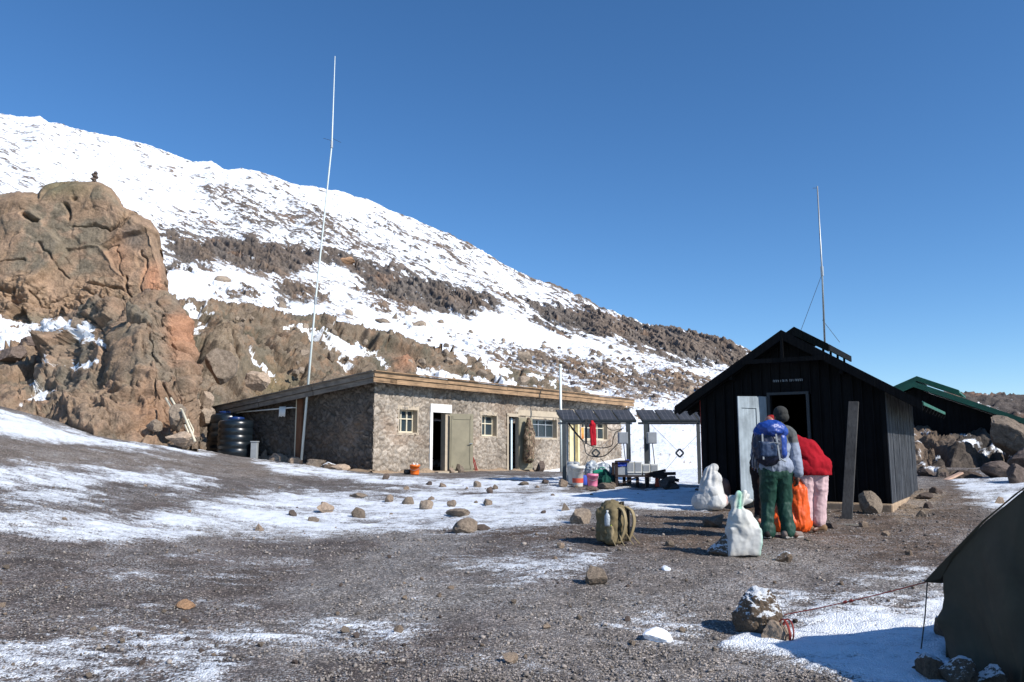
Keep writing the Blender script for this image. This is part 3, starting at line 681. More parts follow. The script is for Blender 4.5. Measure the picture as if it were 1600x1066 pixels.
# roof slab with fascia
oh = .5
def RP(t, s, dz=0.):                      # point on the roof top surface
    z = ztF+(zbk-ztF)*(s/(LS+.0)); q = Vector((c0.x, c0.y, 0))+DF*t+DS*s; q.z = z+dz; return q
mb = MB(bld_inv); mb.prism([RP(-oh+.03, -oh+.03, -.05), RP(LF+oh, -oh+.03, -.05), RP(LF+oh, LS+.3, -.05), RP(-oh+.03, LS+.3, -.05)], (0, 0, -.10)); mb.build('roof', M_fasciad, bld)
mb = MB(bld_inv)
for k in range(5):                       # fascia boards, two courses
    t0, t1 = -oh+(LF+2*oh)*k/5, -oh+(LF+2*oh)*(k+1)/5-.012; w1_, w2_ = random.uniform(-.012, .012), random.uniform(-.012, .012)
    mb.bar(RP(t0, -oh, -.075+w1_), RP(t1, -oh, -.075+w2_), .03, .15); mb.bar(RP(t0+.7, -oh+.04, -.235+w2_), RP(min(t1+.7, LF+oh), -oh+.04, -.235+w1_), .03, .15)
mb.bar(RP(-oh, -oh+.04, -.235), RP(.5, -oh+.04, -.235), .03, .15); mb.bar(RP(-oh-.04, -oh-.04, .015), RP(LF+oh, -oh-.04, .015), .12, .025)
mb.build('fascia', M_fascia, bld)
mb = MB(bld_inv)
for k in range(3):
    s0, s1 = -oh+(LS+oh+.3)*k/3, -oh+(LS+oh+.3)*(k+1)/3-.01
    mb.bar(RP(-oh, s0+.03, -.08), RP(-oh, s1, -.08), .03, .16); mb.bar(RP(-oh+.05, s0+.03, -.25), RP(-oh+.05, s1, -.25), .03, .15)
mb.bar(RP(-oh-.04, -oh, .015), RP(-oh-.04, LS+.3, .015), .12, .025); mb.build('side_fascia', M_fasciad, bld)
def wframe(nm, nv, hbar, curtain=None):
    a, b, z0, z1 = ops[nm]; f = MB(bld_inv); dpt = -.17
    s_ = MB(bld_inv)                     # plaster reveals
    s_.bar(FW(a, z0-.0, -.07), FW(a, z1, -.07), .26, .05, up=DF); s_.bar(FW(b, z0, -.07), FW(b, z1, -.07), .26, .05, up=DF)
    for z_, e in ((z0, .08), (z1+.05, .12)): s_.bar(FW(a-.07, z_-.0, -.055), FW(b+.07, z_, -.055), .2, e)
    win = MB(bld_inv)
    fr = .045
    for z_ in (z0+.06, z1-.03): win.bar(FW(a+.02, z_, dpt), FW(b-.02, z_, dpt), .05, fr)
    for k in range(nv+1): t_ = a+.035+(b-a-.07)*k/nv; win.bar(FW(t_, z0+.06, dpt), FW(t_, z1-.03, dpt), .045, fr, up=DF)
    win.bar(FW(a, z0+(z1-z0)*hbar, dpt+.005), FW(b, z0+(z1-z0)*hbar, dpt+.005), .04, .035)
    w_ = win.build('window', M_cream if nm != 'w3' else M_metal, bld)
    g = MB(bld_inv); g.prism([FW(a, z0, dpt-.02), FW(b, z0, dpt-.02), FW(b, z1, dpt-.02), FW(a, z1, dpt-.02)], DS*.008); g.build('pane', M_glass, w_)
    if curtain:
        f0, f1, f2, m_, lab = curtain; g = MB(bld_inv); n = 14; top = z0+(z1-z0)*f2
        vs = []
        for k in range(n+1):
            t_ = a+(b-a)*(f0+(f1-f0)*k/n); vs += [FW(t_, z0+.05, dpt+.035+.012*math.sin(k*1.7)), FW(t_, top, dpt+.035+.012*math.sin(k*1.7+.5))]
        g.add(vs, [(2*k, 2*k+2, 2*k+3, 2*k+1) for k in range(n)]); o_ = g.build('curtain', m_, w_, smooth=True); sd = o_.modifiers.new('s', 'SOLIDIFY'); sd.thickness = .006; o_['label'] = lab
    s_.build('window_surround', M_plaster, bld)
wframe('w1', 3, .62); wframe('w2', 2, .62); wframe('w3', 4, .72, (.02, .22, .75, M_curtain, 'pale blue curtain')); wframe('w4', 4, .7, (.03, .24, .7, M_orangec, 'orange curtain'))
# lintel band over window three
a, b, z0, z1 = ops['w3']; mb = MB(bld_inv); mb.bar(FW(a-.6, z1+.2, .045), FW(b+.8, z1+.2, .045), .06, .22); mb.build('lintel', M_plaster, bld)
# doors
a, b, z0, z1 = ops['d1']
mb = MB(bld_inv); mb.bar(FW(a-.05, z0, 0), FW(a-.05, z1+.28, 0), .16, .12, up=DF); mb.bar(FW(a-.11, z1+.14, .01), FW(b+.02, z1+.14, .01), .16, .28); mb.build('door_frame', M_white, bld)
mb = MB(bld_inv); mb.bar(FW(a-.02, z0-.05, .12), FW(b+.25, z0-.05, .12), .5, .12); mb.build('door_step', M_plaster, bld)
def leaf(hinge_t, z0, z1, wd, ang, mat, out=.06, thick=.045, lab=None, bott=True):
    h0 = FW(hinge_t, z0, out); dr = (DF*math.cos(ang) - DS*math.sin(ang)); nn = Vector((dr.y, -dr.x, 0))
    m_ = MB(bld_inv); m_.prism([h0, h0+dr*wd, h0+dr*wd+Vector((0,0,z1-z0)), h0+Vector((0,0,z1-z0))], nn*thick)
    o = m_.build('door', mat, bld); ht = z1-z0
    f = MB(bld_inv); s = nn*(thick+.004) if nn.dot(-h0) > 0 else nn*(-.016); nn2 = nn*.012
    for (x0, x1, y0, y1) in ((.1, .9, .04, .10), (.1, .9, .9, .96), (.06, .14, .04, .96), (.86, .94, .04, .96)):
        q = [h0+s+dr*(wd*x)+Vector((0,0,ht*y)) for x, y in ((x0,y0),(x1,y0),(x1,y1),(x0,y1))]; f.prism(q, nn2)
    f.build('door_rails', mat, o)
    h = MB(bld_inv); q = h0+dr*(wd*.93)+Vector((0,0,ht*.48)); h.bar(q+s, q+s+nn*(.06 if nn.dot(-h0) > 0 else -.06), .03); h.bar(q+s*2.2, q+s*2.2-dr*.1, .02); h.build('handle', M_metal, o)
    if lab: o['label'] = lab
    return o
leaf(b-.08, z0+.0, z1-.02, .82, math.radians(38), M_door, .08, lab='tan painted door standing open')
mb = MB(bld_inv); mb.bar(FW(b-.1, z0, -.08), FW(b-.1, z1, -.08), .2, .26, up=DF); mb.build('door_jamb', M_plaster, bld)
a, b, z0, z1 = ops['d2']
mb = MB(bld_inv)
for t_ in (a-.03, b+.03): mb.bar(FW(t_, z0-.02, .0), FW(t_, z1+.05, .0), .16, .09, up=DF)
mb.bar(FW(a-.08, z1+.05, 0), FW(b+.1, z1+.05, 0), .16, .12); mb.build('door_frame', M_plaster, bld)
mb = MB(bld_inv); mb.bar(FW(a+.42, z0, -.1), FW(a+.42, z1-.05, -.1), .05, .1, up=DF); mb.build('door_post', M_curtain, bld)
leaf(b, z0+.05, z1-.03, .62, math.radians(22), M_door, .06, lab='half open tan door behind a hanging coat')
a, b, z0, z1 = ops['d3']
mb = MB(bld_inv)
for t_ in (a, b): mb.bar(FW(t_, z0, .01), FW(t_, z1, .01), .16, .13, up=DF)
mb.bar(FW(a-.06, z1, .01), FW(b+.06, z1, .01), .16, .12); mb.build('door_frame', M_yellow, bld)
mb = MB(bld_inv); mb.prism([FW(a, z0, -.08), FW(b, z0, -.08), FW(b, z1, -.08), FW(a, z1, -.08)], DS*.04); mb.build('door', M_yellow, bld)
# plinth ledge along the foot of both walls
def plinth(name, pf, length, mat, amp=.25):
    n = int(length/.12); rows = 7; T = np.linspace(-.2, length, n); out = np.zeros((rows, n, 3))
    for j in range(n):
        p0 = pf(T[j], 0, 0)
        for r_ in range(rows):
            f = r_/(rows-1); o_ = amp*(1-f)+.05*f*0; q = pf(T[j], 0, amp*(1-f)**.7); z = H(q.x, q.y)-.12+.20*(f**.5)*(1+.6*float(perlin(np.array([T[j]*1.5, 3., 0.]))))
            out[r_, j] = (q.x-bld.location.x, q.y-bld.location.y, z-bld.location.z)
    out[..., 2] += .03*fbm(out*6, 3)
    o = gridmesh(name, out, cols=np.broadcast_to(np.array((.3, .22, .15)), out.shape).copy(), mat=M_stone, parent=bld); return o
plinth('foundation_ledge', FW, LF, M_concrete, .3); plinth('foundation_ledge', SW, LS, M_concrete, .55)
# timber post on the side wall
s0, _ = spx(470.5, 670); mb = MB(bld_inv); mb.bar(SW(s0, H(*SW(s0, 0).xy)-.2, .08), SW(s0, spx(470, 624)[1], .08), .06, .26, up=DS); mb.build('timber_post', M_brownpost, bld)
mb = MB(bld_inv); mb.bar(SW(s0+.16, H(*SW(s0, 0).xy)-.2, .08), SW(s0+.16, spx(466, 624)[1], .08), .05, .05, up=DS); mb.build('post_trim', M_cream, bld)
# pipe rail + cloth
sa, za = spx(376, 646); sb, zb2 = spx(467, 637.5); mb = MB(); mb.tube([SW(sa+.4, za, .28), SW(sb, zb2, .28)], .022, 8); mb.bar(SW(sb, zb2, .28), SW(sb, zb2, .03), .03); mb.bar(SW(sa, za, .28), SW(sa, za, .0), .03)
tag(mb.build('drying_rail', M_white), 'long thin white rail along the shaded side wall', 'rail')
s1, z1_ = spx(453, 637.5); mb = MB(); n = 16; vs = []
for k in range(n+1):
    x = s1-.17+.34*k/n; oo = .31+.02*math.sin(k*1.9)
    vs += [SW(x, z1_+.03, oo), SW(x, z1_-.30-.02*math.sin(k*.9), oo+.01)]
mb.add(vs, [(2*k, 2*k+2, 2*k+3, 2*k+1) for k in range(n)]); o = mb.build('hanging_cloth', M_white, smooth=True); o.modifiers.new('s', 'SOLIDIFY').thickness = .01
tag(o, 'small white striped cloth hanging over the wall rail', 'cloth')
# conduit wires hanging on building
def wire(pts, r, mat, name, label, cat, sag=0, n=12):
    out = []
    for a, b in zip(pts[:-1], pts[1:]):
        a, b = Vector(a), Vector(b)
        for k in range(n): f = k/n; q = a.lerp(b, f); q.z -= sag*4*f*(1-f); out.append(q)
    out.append(Vector(pts[-1])); m_ = MB(); m_.tube(out, r, 5); return tag(m_.build(name, mat), label, cat)
wire([SW(1.9, spx(530, 598)[1], .1), SW(.3, spx(575, 588)[1], .1)], .008, M_wire, 'slack_wire', 'thin slack wire looping under the side eave', 'wire', .35)
t_, z_ = fpx(632, 586); wire([FW(t_, z_, .36), FW(t_, fpx(632, 640)[1]+.05, .36)], .008, M_wire, 'hanging_wire', 'thin wire dangling from the front eave above the first window', 'wire', 0)
# red rope leaning on the wall
mb = MB(); ra = [fpx(728, 697), fpx(731, 710), fpx(734, 722), fpx(738, 742)]
for off in (0, .06): mb.tube([FW(t_+off+.02*math.sin(i*2+off*40), z_, .12+.1*i/3) for i, (t_, z_) in enumerate(ra)], .022, 6)
tag(mb.build('red_hose', M_rope), 'faded red hose trailing down the stone wall between the first door and second window', 'hose')
# camouflage coat
def _caps(bm, a, b, ra, rb):
    a, b = Vector(a), Vector(b); d = b-a; Lh = d.length
    for c, r in ((a, ra), (b, rb)): bmesh.ops.create_uvsphere(bm, u_segments=16, v_segments=10, radius=r, matrix=Matrix.Translation(c))
    if Lh > 1e-4:
        R = d.to_track_quat('Z', 'Y').to_matrix().to_4x4(); bmesh.ops.create_cone(bm, cap_ends=True, segments=16, radius1=ra, radius2=rb, depth=Lh, matrix=Matrix.Translation((a+b)/2) @ R)
def blob(name, shapes, mat, parent=None, voxel=.02, smooth=6, wr=(.0, 6, (1, 1, 1)), wr2=None, M=None, colf=None, sheet=None):
    """union of tapered limbs (a,b,ra,rb) and ellipsoids (c,(rx,ry,rz)[,rot]) fused into one continuous skin"""
    bm = bmesh.new()
    for s in shapes:
        if len(s) == 4 and not isinstance(s[0], str): _caps(bm, *s)
        elif s[0] == 'e':
            c, r = s[1], s[2]; R = (Matrix.Rotation(s[3][1], 4, s[3][0]) if len(s) > 3 else Matrix.Identity(4))
            bmesh.ops.create_uvsphere(bm, u_segments=20, v_segments=14, radius=1, matrix=Matrix.Translation(c) @ R @ Matrix.Diagonal((*r, 1)))
        elif s[0] == 'b':
            c, r = s[1], s[2]; R = (Matrix.Rotation(s[3][1], 4, s[3][0]) if len(s) > 3 else Matrix.Identity(4))
            bmesh.ops.create_cube(bm, size=2, matrix=Matrix.Translation(c) @ R @ Matrix.Diagonal((*r, 1)))
    me = bpy.data.meshes.new('tmp'); bm.to_mesh(me); bm.free(); o = bpy.data.objects.new('tmp', me); COL.objects.link(o)
    m = o.modifiers.new('r', 'REMESH'); m.mode = 'VOXEL'; m.voxel_size = voxel
    m = o.modifiers.new('s', 'SMOOTH'); m.iterations = smooth; m.factor = .6
    dg = bpy.context.evaluated_depsgraph_get(); me2 = bpy.data.meshes.new_from_object(o.evaluated_get(dg)); bpy.data.objects.remove(o); bpy.data.meshes.remove(me)
    n = len(me2.vertices); v = np.empty(n*3, np.float32); me2.vertices.foreach_get('co', v); v = v.reshape(-1, 3).astype(float)
    nm = np.empty(n*3, np.float32); me2.vertices.foreach_get('normal', nm); nm = nm.reshape(-1, 3)
    if wr[0]: v += nm*(wr[0]*fbm(v*wr[1]*np.array(wr[2])+3.3, 3, .55, True))[:, None]
    if wr2: v += nm*(wr2[0]*fbm(v*wr2[1]*np.array(wr2[2])+13.3, 3, .55))[:, None]
    if sheet: v = sheet(v)
    if colf is not None:
        c = colf(v, nm); at = me2.attributes.new('Col', 'FLOAT_COLOR', 'POINT'); at.data.foreach_set('color', np.concatenate([c, np.ones((n, 1))], 1).reshape(-1).astype(np.float32))
    if M is not None: v = (np.array(M.to_3x3()) @ v.T).T + np.array(M.translation)
    me2.vertices.foreach_set('co', v.reshape(-1).astype(np.float32)); me2.update(); me2.materials.clear()
    return mobj(name, me2, mat, parent, True)
def cloth(name, c=None, rough=.85, weave=.2, spec=.2):
    t = NT(name); n = t.noise(5, 5, .6); n2 = t.noise(120, 2, .5); base = t.attr('Col') if c is None else c
    col = t.mix(base, t.ramp(n, [(.3, .78), (.6, 1.1)]), 1., 'MULTIPLY'); return t.fin(col, rough, t.bump(n2, weave, .003), spec=spec)
M_colcloth = cloth('dyed_cloth'); M_skin = simple('dark_skin', (.12, .055, .035), .5, .15, 8, .1, 60); M_skinp = simple('lit_skin', (.5, .2, .15), .5, .15, 8, .1, 60)

# camouflage coat on the second door
a, b, z0, z1 = ops['d2']
def camo(v, n):
    q = fbm(v*9, 3); q2 = fbm(v*7+20, 3); c = np.broadcast_to(np.array((.16, .11, .075)), v.shape).copy()
    c[q > .18] = (.055, .04, .032); c[q2 > .25] = (.30, .23, .16); c[q < -.35] = (.07, .075, .045); return c
zc_, zh = fpx(813, 655)[1], fpx(813, 720)[1]; tc0 = fpx(812, 690)[0]; hh_ = zc_-zh
sh = [((.02, 0, 0), (.03, 0, -.25), .05, .12), ((.03, 0, -.25), (.06, 0, -.75), .13, .17), ((.06, 0, -.75), (.02, 0, -hh_+.12), .17, .2), ((.05, -.02, -.2), (.24, -.05, -.6), .06, .07), ((.24, -.05, -.6), (.25, -.03, -1.0), .07, .06), ((-.02, 0, -.2), (-.14, 0, -.7), .06, .08)]
Mx = Matrix(((DF.x, DS.x, 0, 0), (DF.y, DS.y, 0, 0), (0, 0, 1, 0), (0, 0, 0, 1))); Mc = Matrix.Translation(FW(tc0, zc_, .42)) @ Mx
o = blob('coat', sh, M_colcloth, None, .016, 5, (.022, 4, (2.2, 2.2, .35)), (.008, 12, (1, 1, .5)), Mc, camo); tag(o, 'camouflage patterned coat hanging in front of the second doorway', 'coat')
tb = FW(tc0-.1, zh-.05, .38)
sh = [((0, 0, 0), (-.02, 0, -.28), .07, .05), ((-.02, 0, -.28), (-.03, -.0, -.42), .05, .045), ((-.03, 0, -.42), (-.10, -.06, -.46), .04, .035)]
# ---------- tanks ----------
def tank(u, v, Y, r, h, label, rings=5):
    p = P(u, v, Y); p.z = H(p.x, p.y) if abs(H(p.x, p.y)-p.z) < .6 else p.z
    e = empty('water_tank', p, label, 'water tank', 'black water tanks'); prof = [(r*.97, -.1)]
    for k in range(rings):
        za, zb_ = h*k/rings, h*(k+1)/rings; prof += [(r*.96, za+.01), (r, za+.05), (r, zb_-.05), (r*.96, zb_-.01)]
    prof += [(r*.95, h), (r*.88, h+.03), (r*.6, h+.07), (r*.3, h+.09)]
    MB().lathe((0, 0, 0), prof, 36).build('tank_body', M_tank, e, smooth=True)
    MB().lathe((0, 0, h+.06), [(.26, 0), (.27, .05), (.25, .09), (.05, .11)], 20).build('lid', M_tankb, e, smooth=True); return e
tank(351, 706, 28.2, .62, 1.42, 'black ribbed water tank, the taller one at the back')
tank(366.5, 712.5, 26.9, .57, 1.13, 'black ribbed water tank, the shorter one in front')
p = P(397, 716, 26.6); e = tag(MB(Matrix.Translation((0, 0, 0))).box((p.x-.10, p.y-.1, p.z-.15), (p.x+.10, p.y+.1, p.z+.52)).box((p.x-.12, p.y-.12, p.z+.52), (p.x+.12, p.y+.12, p.z+.56)).build('meter_box', M_greyp, bevel=.01), 'small pale grey box standing beside the water tanks', 'box')
# ---------- masts ----------
def mast(pts, rad, name, label, guys=(), mat=None):
    w = [P(*q) for q in pts]; e = empty(name, w[0], label, 'antenna'); M0 = Matrix.Translation(-w[0])
    MB(M0).tube(w, rad, 8).build('pole', mat or M_metal, e, smooth=True)
    for k, (q, r_) in enumerate(zip(w[1:-1], rad[1:-1])): MB(M0).tube([q-Vector((0,0,.12)), q+Vector((0,0,.12))], r_*1.7, 8).build('clamp', M_metal, e)
    for a, b in guys: MB(M0).tube([P(*a), P(*b)], .006, 5).build('guy_wire', M_wire, e)
    return e
M_mast = simple('pale_mast', (.62, .68, .66), .4, .08, 4, .03)
mast([(471, 719, 25.9), (493, 470, 25.9), (518.5, 226, 25.9), (523.5, 88, 25.9)], [.045, .03, .026, .012], 'radio_mast', 'tall thin leaning radio mast before the stone building', [((518.5, 220, 25.9), (505, 216, 25.9)), ((518.5, 216, 25.9), (533, 223, 25.9))], M_mast)
mast([(1289, 545, 19.5), (1284.5, 424, 19.5), (1277, 291, 19.5)], [.026, .022, .016], 'antenna_pole', 'short thin antenna pole rising behind the black hut', [((1283, 432, 19.5), (1250, 520, 19.5)), ((1285, 500, 19.5), (1312, 535, 19.5)), ((1276, 294, 19.5), (1270, 294, 19.5))], M_metal)
p = P(877, 745, 30.5); q = P(875.5, 570, 30.5); tag(MB().tube([p, q], .05, 10).tube([q-Vector((0,0,.1)), q+Vector((0,0,.02))], .065, 10).build('pole', M_mast, smooth=True), 'plain white pole standing against the stone building', 'pole')

# ---------- solar racks ----------
t = NT('solar_cells'); br = t.n('TexBrick'); br.offset = 0; br.inputs['Scale'].default_value = 1; br.inputs['Brick Width'].default_value = .125; br.inputs['Row Height'].default_value = .125; br.inputs['Mortar Size'].default_value = .006
br.inputs['Color1'].default_value = (.035, .04, .05, 1); br.inputs['Color2'].default_value = (.05, .052, .06, 1); br.inputs['Mortar'].default_value = (.12, .12, .13, 1); t.l(t.tc.outputs['Object'], br.inputs['Vector'])
M_solar = t.fin(br.outputs[0], .6, spec=.12)
def rack(u0, n, label, posts, boxes, diamond, guys, step=29.3, vb=(752, 752)):
    base = P(posts[0][0], posts[0][2], 20.6); e = empty('solar_rack', base, label, 'solar rack', 'solar panel racks beside the stone building'); M0 = Matrix.Translation(-base)
    for k in range(n):
        u = u0+k*step; TL, TR, BR, BL = P(u, 640.5, 21.4), P(u+27, 640.5, 21.4), P(u+38.5, 656.5, 20.5), P(u+11.5, 656.5, 20.5)
        X = (TR-TL).normalized(); Zn = (TR-TL).cross(BL-TL).normalized(); 
        if Zn.z < 0: Zn = -Zn
        pr = MB(M0).prism([TL, TR, BR, BL], -Zn*.035).build('panel_frame', M_dmetal, e)
        i = .03; c = (TL+TR+BR+BL)/4; ins = [q.lerp(c, .06)+Zn*.002 for q in (TL, TR, BR, BL)]
        MB(M0).prism(ins, Zn*.004).build('solar_cells', M_solar, pr)
        MB(M0).bar(P(u+3, 642, 21.3)-Zn*.06, P(u+13, 656, 20.55)-Zn*.06, .05).build('rafter', M_dmetal, e)
    ue = u0+n*step
    MB(M0).bar(P(u0+10, 658.5, 20.55), P(ue+9, 658.5, 20.55), .05, .06).build('front_beam', M_dmetal, e)
    MB(M0).bar(P(u0+4, 661.5, 21.35)+Vector((0,0,.0)), P(ue+2, 661.5, 21.35), .05, .06).build('rear_beam', M_metal, e)
    for u, vt, vb_, w_, Y in posts:
        a, b = P(u, vb_, Y), P(u, vt, Y); a.z = H(a.x, a.y)-.1; b.x = a.x; MB(M0).bar(a, b, w_, w_).build('post', M_dmetal if w_ > .06 else M_metal, e)
    for u, v, w_, h_ in boxes:
        a = P(u, v, 20.35); bx = MB(M0).box((a.x-w_/2, a.y-.09, a.z-h_/2), (a.x+w_/2, a.y+.09, a.z+h_/2)).build('control_box', M_greyp, e, bevel=.01)
        MB(M0).box((a.x-w_/2+.02, a.y-.105, a.z-h_/2+.02), (a.x+w_/2-.02, a.y-.092, a.z+h_/2-.02)).build('box_door', M_greyp, bx)
        MB(M0).tube([a+Vector((.02,0,-h_/2)), a+Vector((.05,.02,-h_/2-.3)), a+Vector((.08,.03,-h_/2-.62))], .012, 6).build('cable', M_wire, e)
    if diamond:
        u, v = diamond; c = P(u, v, 20.9); r = .105
        o = MB(M0)
        q = [c+Vector((0,0,r)), c+Vector((r,0,0)), c+Vector((0,0,-r)), c+Vector((-r,0,0))]
        for a, b in zip(q, q[1:]+q[:1]): o.bar(a, b, .02, .045)
        o.tube([c-Vector((0,.02,0)), c+Vector((0,.02,0))], .012, 6)
        o.build('brace_plate', M_dmetal, e)
        for gu, gv in guys:
            b = P(gu, gv, 20.9); d = (b-c).normalized(); MB(M0).tube([c+d*.09, b], .005, 5).build('brace_wire', M_metal, e)
    return e
rA = rack(868, 4, 'left solar panel rack, in front of the stone building windows', [(882, 657, 753, .10, 20.6), (887, 659, 751, .05, 21.3), (983, 657, 752, .10, 20.6), (898, 660, 748, .04, 21.4)], [(973, 684.5, .24, .29)], (931, 708), [(886, 664), (980, 662), (905, 745), (965, 757)])
rB = rack(993, 4, 'right solar panel rack, with one end against the black hut', [(1011, 657, 752, .10, 20.6), (1015.5, 659, 751, .04, 21.3), (1094, 657, 770, .08, 20.6)], [(1018, 684.5, .24, .29)], (1062, 708), [(1014, 660), (1098, 672), (1034, 742), (1102, 752)])
# loops of cable under the left rack
def pcable(pts, label, r=.012):
    w = [P(u, v, 20.7) for u, v in pts]; out = []
    for i in range(len(w)-1):
        p0, p1, p2, p3 = w[max(i-1,0)], w[i], w[i+1], w[min(i+2,len(w)-1)]
        for k in range(6):
            f = k/6; out.append(.5*((2*p1)+(p2-p0)*f+(2*p0-5*p1+4*p2-p3)*f*f+(-p0+3*p1-3*p2+p3)*f**3))
    out.append(w[-1]); tag(MB().tube(out, r, 5).build('cable_loop', M_wire), label, 'cable')
pcable([(888, 662), (900, 678), (912, 692), (916, 708), (930, 714), (945, 712), (957, 702), (968, 690)], 'lowest thick black cable looping from the left rack post to its control box', .014)
pcable([(888, 660), (905, 682), (920, 695), (938, 700), (955, 697), (958, 686), (962, 676), (972, 671)], 'middle black cable sagging beneath the left solar rack')
pcable([(945, 662), (952, 671), (962, 672), (975, 669)], 'short upper black cable curving to the left rack control box', .009)
pcable([(928, 698), (919, 712), (912, 730), (908, 742)], 'thin cord dropping from the cables toward the white pails', .008)
pcable([(938, 716), (948, 728), (954, 742)], 'thin cord slanting down beside the green jerrycan', .008)
p = P(916, 657, 20.5); tag(MB().bar(p, P(915.5, 694, 20.5), .055, .02).bar(p+Vector((-.03,0,0)), p+Vector((.05,0,.03)), .03).build('strap', M_wire), 'flat black strap hanging from the left solar rack beside the red cloth', 'strap')
M_redcloth = cloth('red_cloth', (.45, .012, .025)); p = P(925.5, 659, 20.45)
o = blob('towel', [((0,0,0), (.0,0,-.06), .03, .05), ('b', (.015, 0, -.33), (.065, .025, .27), ('Y', -.05))], M_redcloth, None, .012, 4, (.012, 9, (2.5, 1, .3)), None, Matrix.Translation(p)); tag(o, 'folded red cloth hanging from the left solar rack', 'cloth')

# ---------- camp things by the rack ----------
def gp_(u, v, Y): q = P(u, v, Y); q.z = H(q.x, q.y); return q
def bucket(u, v, Y, r, h, label, mat, group=None, band=None, stuff=None, name='bucket', fill=.85, cat='bucket'):
    q = P(u, v, Y); hz = H(q.x, q.y); q.z = hz if abs(hz-q.z) < .4 else q.z
    e = empty(name, q, label, cat, group)
    MB().lathe((0,0,0), [(r*.80,0),(r*.84,.03),(r*.97,h-.06),(r*1.0,h-.06),(r*1.03,h-.04),(r*1.03,h),(r*.95,h),(r*.92,h*fill),(r*.1,h*fill)], 24, True).build('pail', mat, e, smooth=True)
    hd = [Vector((r*1.02*math.cos(a), -r*.25-.03*math.sin(a), h-.05-(r*.75*math.sin(a)))) for a in np.linspace(0, math.pi, 14)]
    MB().tube([Vector((x.x, -math.sqrt(max(0, (r*1.05)**2-x.x**2))-.012, x.z)) for x in hd], .006, 5).build('handle', M_metal, e)
    if band: MB().lathe((0,0,0), [(r*(.84+.13*band[0])+.003, h*band[0]), (r*(.84+.13*band[1])+.004, h*band[1])], 24, False).build('band', band[2], e, smooth=True)
    return e
eb = bucket(648, 742.5, 24.6, .155, .30, 'orange plastic bucket against the stone wall left of the white framed door', M_orangep)
blob('bottle_neck', [((0,0,.22), (-.05,0,.34), .05, .03), ((.06,0,.22), (.07,0,.31), .04, .035)], M_whitep, eb, .012, 3)
tag(MB(Matrix.Translation(gp_(636.5, 741, 24.7))).lathe((0,0,0), [(.05,0),(.11,.03),(.12,.10),(.10,.14),(.105,.15),(.02,.13)], 20).build('cooking_pot', M_wire, smooth=True), 'small black cooking pot beside the orange bucket', 'pot')
bucket(896.5, 758, 20.4, .155, .50, 'rear tall white pail with a jagged opened lid under the solar rack', M_whitep, 'white pails')
blob('rag', [('e', (-.05, .02, .50), (.1, .1, .05)), ('e', (.07, -.02, .50), (.09, .09, .045))], M_greyp, bpy.data.objects['bucket.001'], .015, 2, (.02, 14, (1,1,1)))
bucket(903, 763, 19.7, .15, .50, 'front white pail with a red band beside the pink bucket', M_whitep, 'white pails', (.2, .42, M_redp))
bucket(926, 762.5, 19.7, .14, .31, 'pink plastic bucket under the solar rack', M_pink)
tag(MB(Matrix.Translation(gp_(912, 757, 20.2))).lathe((0,0,0), [(.08,0),(.09,.02),(.09,.2),(.07,.24),(.03,.25)], 16).build('canister', M_blue, smooth=True), 'small dark blue canister between the white pail and the pink bucket', 'canister')
# jerrycan
p = gp_(938, 758, 20.2); e = empty('jerrycan', p, 'green plastic jerrycan standing behind the pink bucket', 'jerrycan')
blob('can_body', [('b', (0, 0, .19), (.19, .10, .17)), ('b', (.02, 0, .35), (.13, .08, .04))], M_green, e, .02, 4)
MB().lathe((-.1, 0, .37), [(.03,0),(.03,.06),(.01,.06)], 12).build('cap', M_whitep, e); MB().tube([(-.02,0,.38),(.0,0,.44),(.1,0,.44),(.12,0,.37)], .014, 8).build('handle', M_green, e)
M_dg = cloth('dark_green_cloth', (.008, .06, .045)); o = blob('tarpaulin', [('e', (0,0,.1), (.2,.16,.16)), ('e', (.1,0,.06), (.18,.15,.1)), ((0,0,.1), (-.02,0,.34), .12, .05)], M_dg, None, .02, 3, (.03, 7, (1.5,1.5,.7)), None, Matrix.Translation(gp_(948, 760, 20.0))); tag(o, 'crumpled dark green tarpaulin beside the jerrycan', 'tarpaulin')
t = NT('clear_plastic'); M_clear = t.fin((.34, .38, .42), .35, t.bump(t.noise(25, 4, .6), .6, .02), spec=.6)
for u, v, w_, h_, lb in ((925, 741, .16, .42, 'grey translucent plastic bag bulging above the pink bucket'), (944, 742, .2, .34, 'grey translucent plastic bag slumped over the green jerrycan')):
    q = P(u, v, 20.55); o = blob('plastic_bag', [('e', (0,0,.1), (w_,.14,h_*.5)), ((0,0,.1), (-.03,0,h_*.62), w_*.6, .05)], M_clear, None, .02, 2, (.035, 8, (1,1,1)), (.015, 20, (1,1,1)), Matrix.Translation(q)); tag(o, lb, 'bag', 'plastic bags behind the buckets')
# table
M_drk = wood_mat('dark_table_wood', (.03, .02, .018), (3, 3, 8), .5); q0 = P(959, 742, 20.1); zt = q0.z; xs0, xs1 = q0.x, P(1040, 742, 20.1).x; e = empty('table', (q0.x, 20.1, H(q0.x, 20.1)), 'rough dark wooden table loaded with white boxes under the racks', 'table'); M0 = Matrix.Translation(-Vector(e.location))
for k in range(4): MB(M0).box((xs0-.0, 19.75+.19*k, zt-.045), (xs1+random.uniform(-.03,.05), 19.92+.19*k, zt)).build('board', M_drk, e)
for x, y, ht in ((xs0+.03, 19.8, .34), (xs0+.03, 20.42, .3), (xs0+.55, 19.85, -.05), (xs0+.78, 19.8, -.05), (xs1-.1, 19.8, -.05), (xs1-.12, 20.42, -.05), (xs0+.3, 20.4, -.05)):
    MB(M0).box((x-.035, y-.035, H(x, y)-.05), (x+.035, y+.035, zt+ht)).build('leg', M_drk, e)
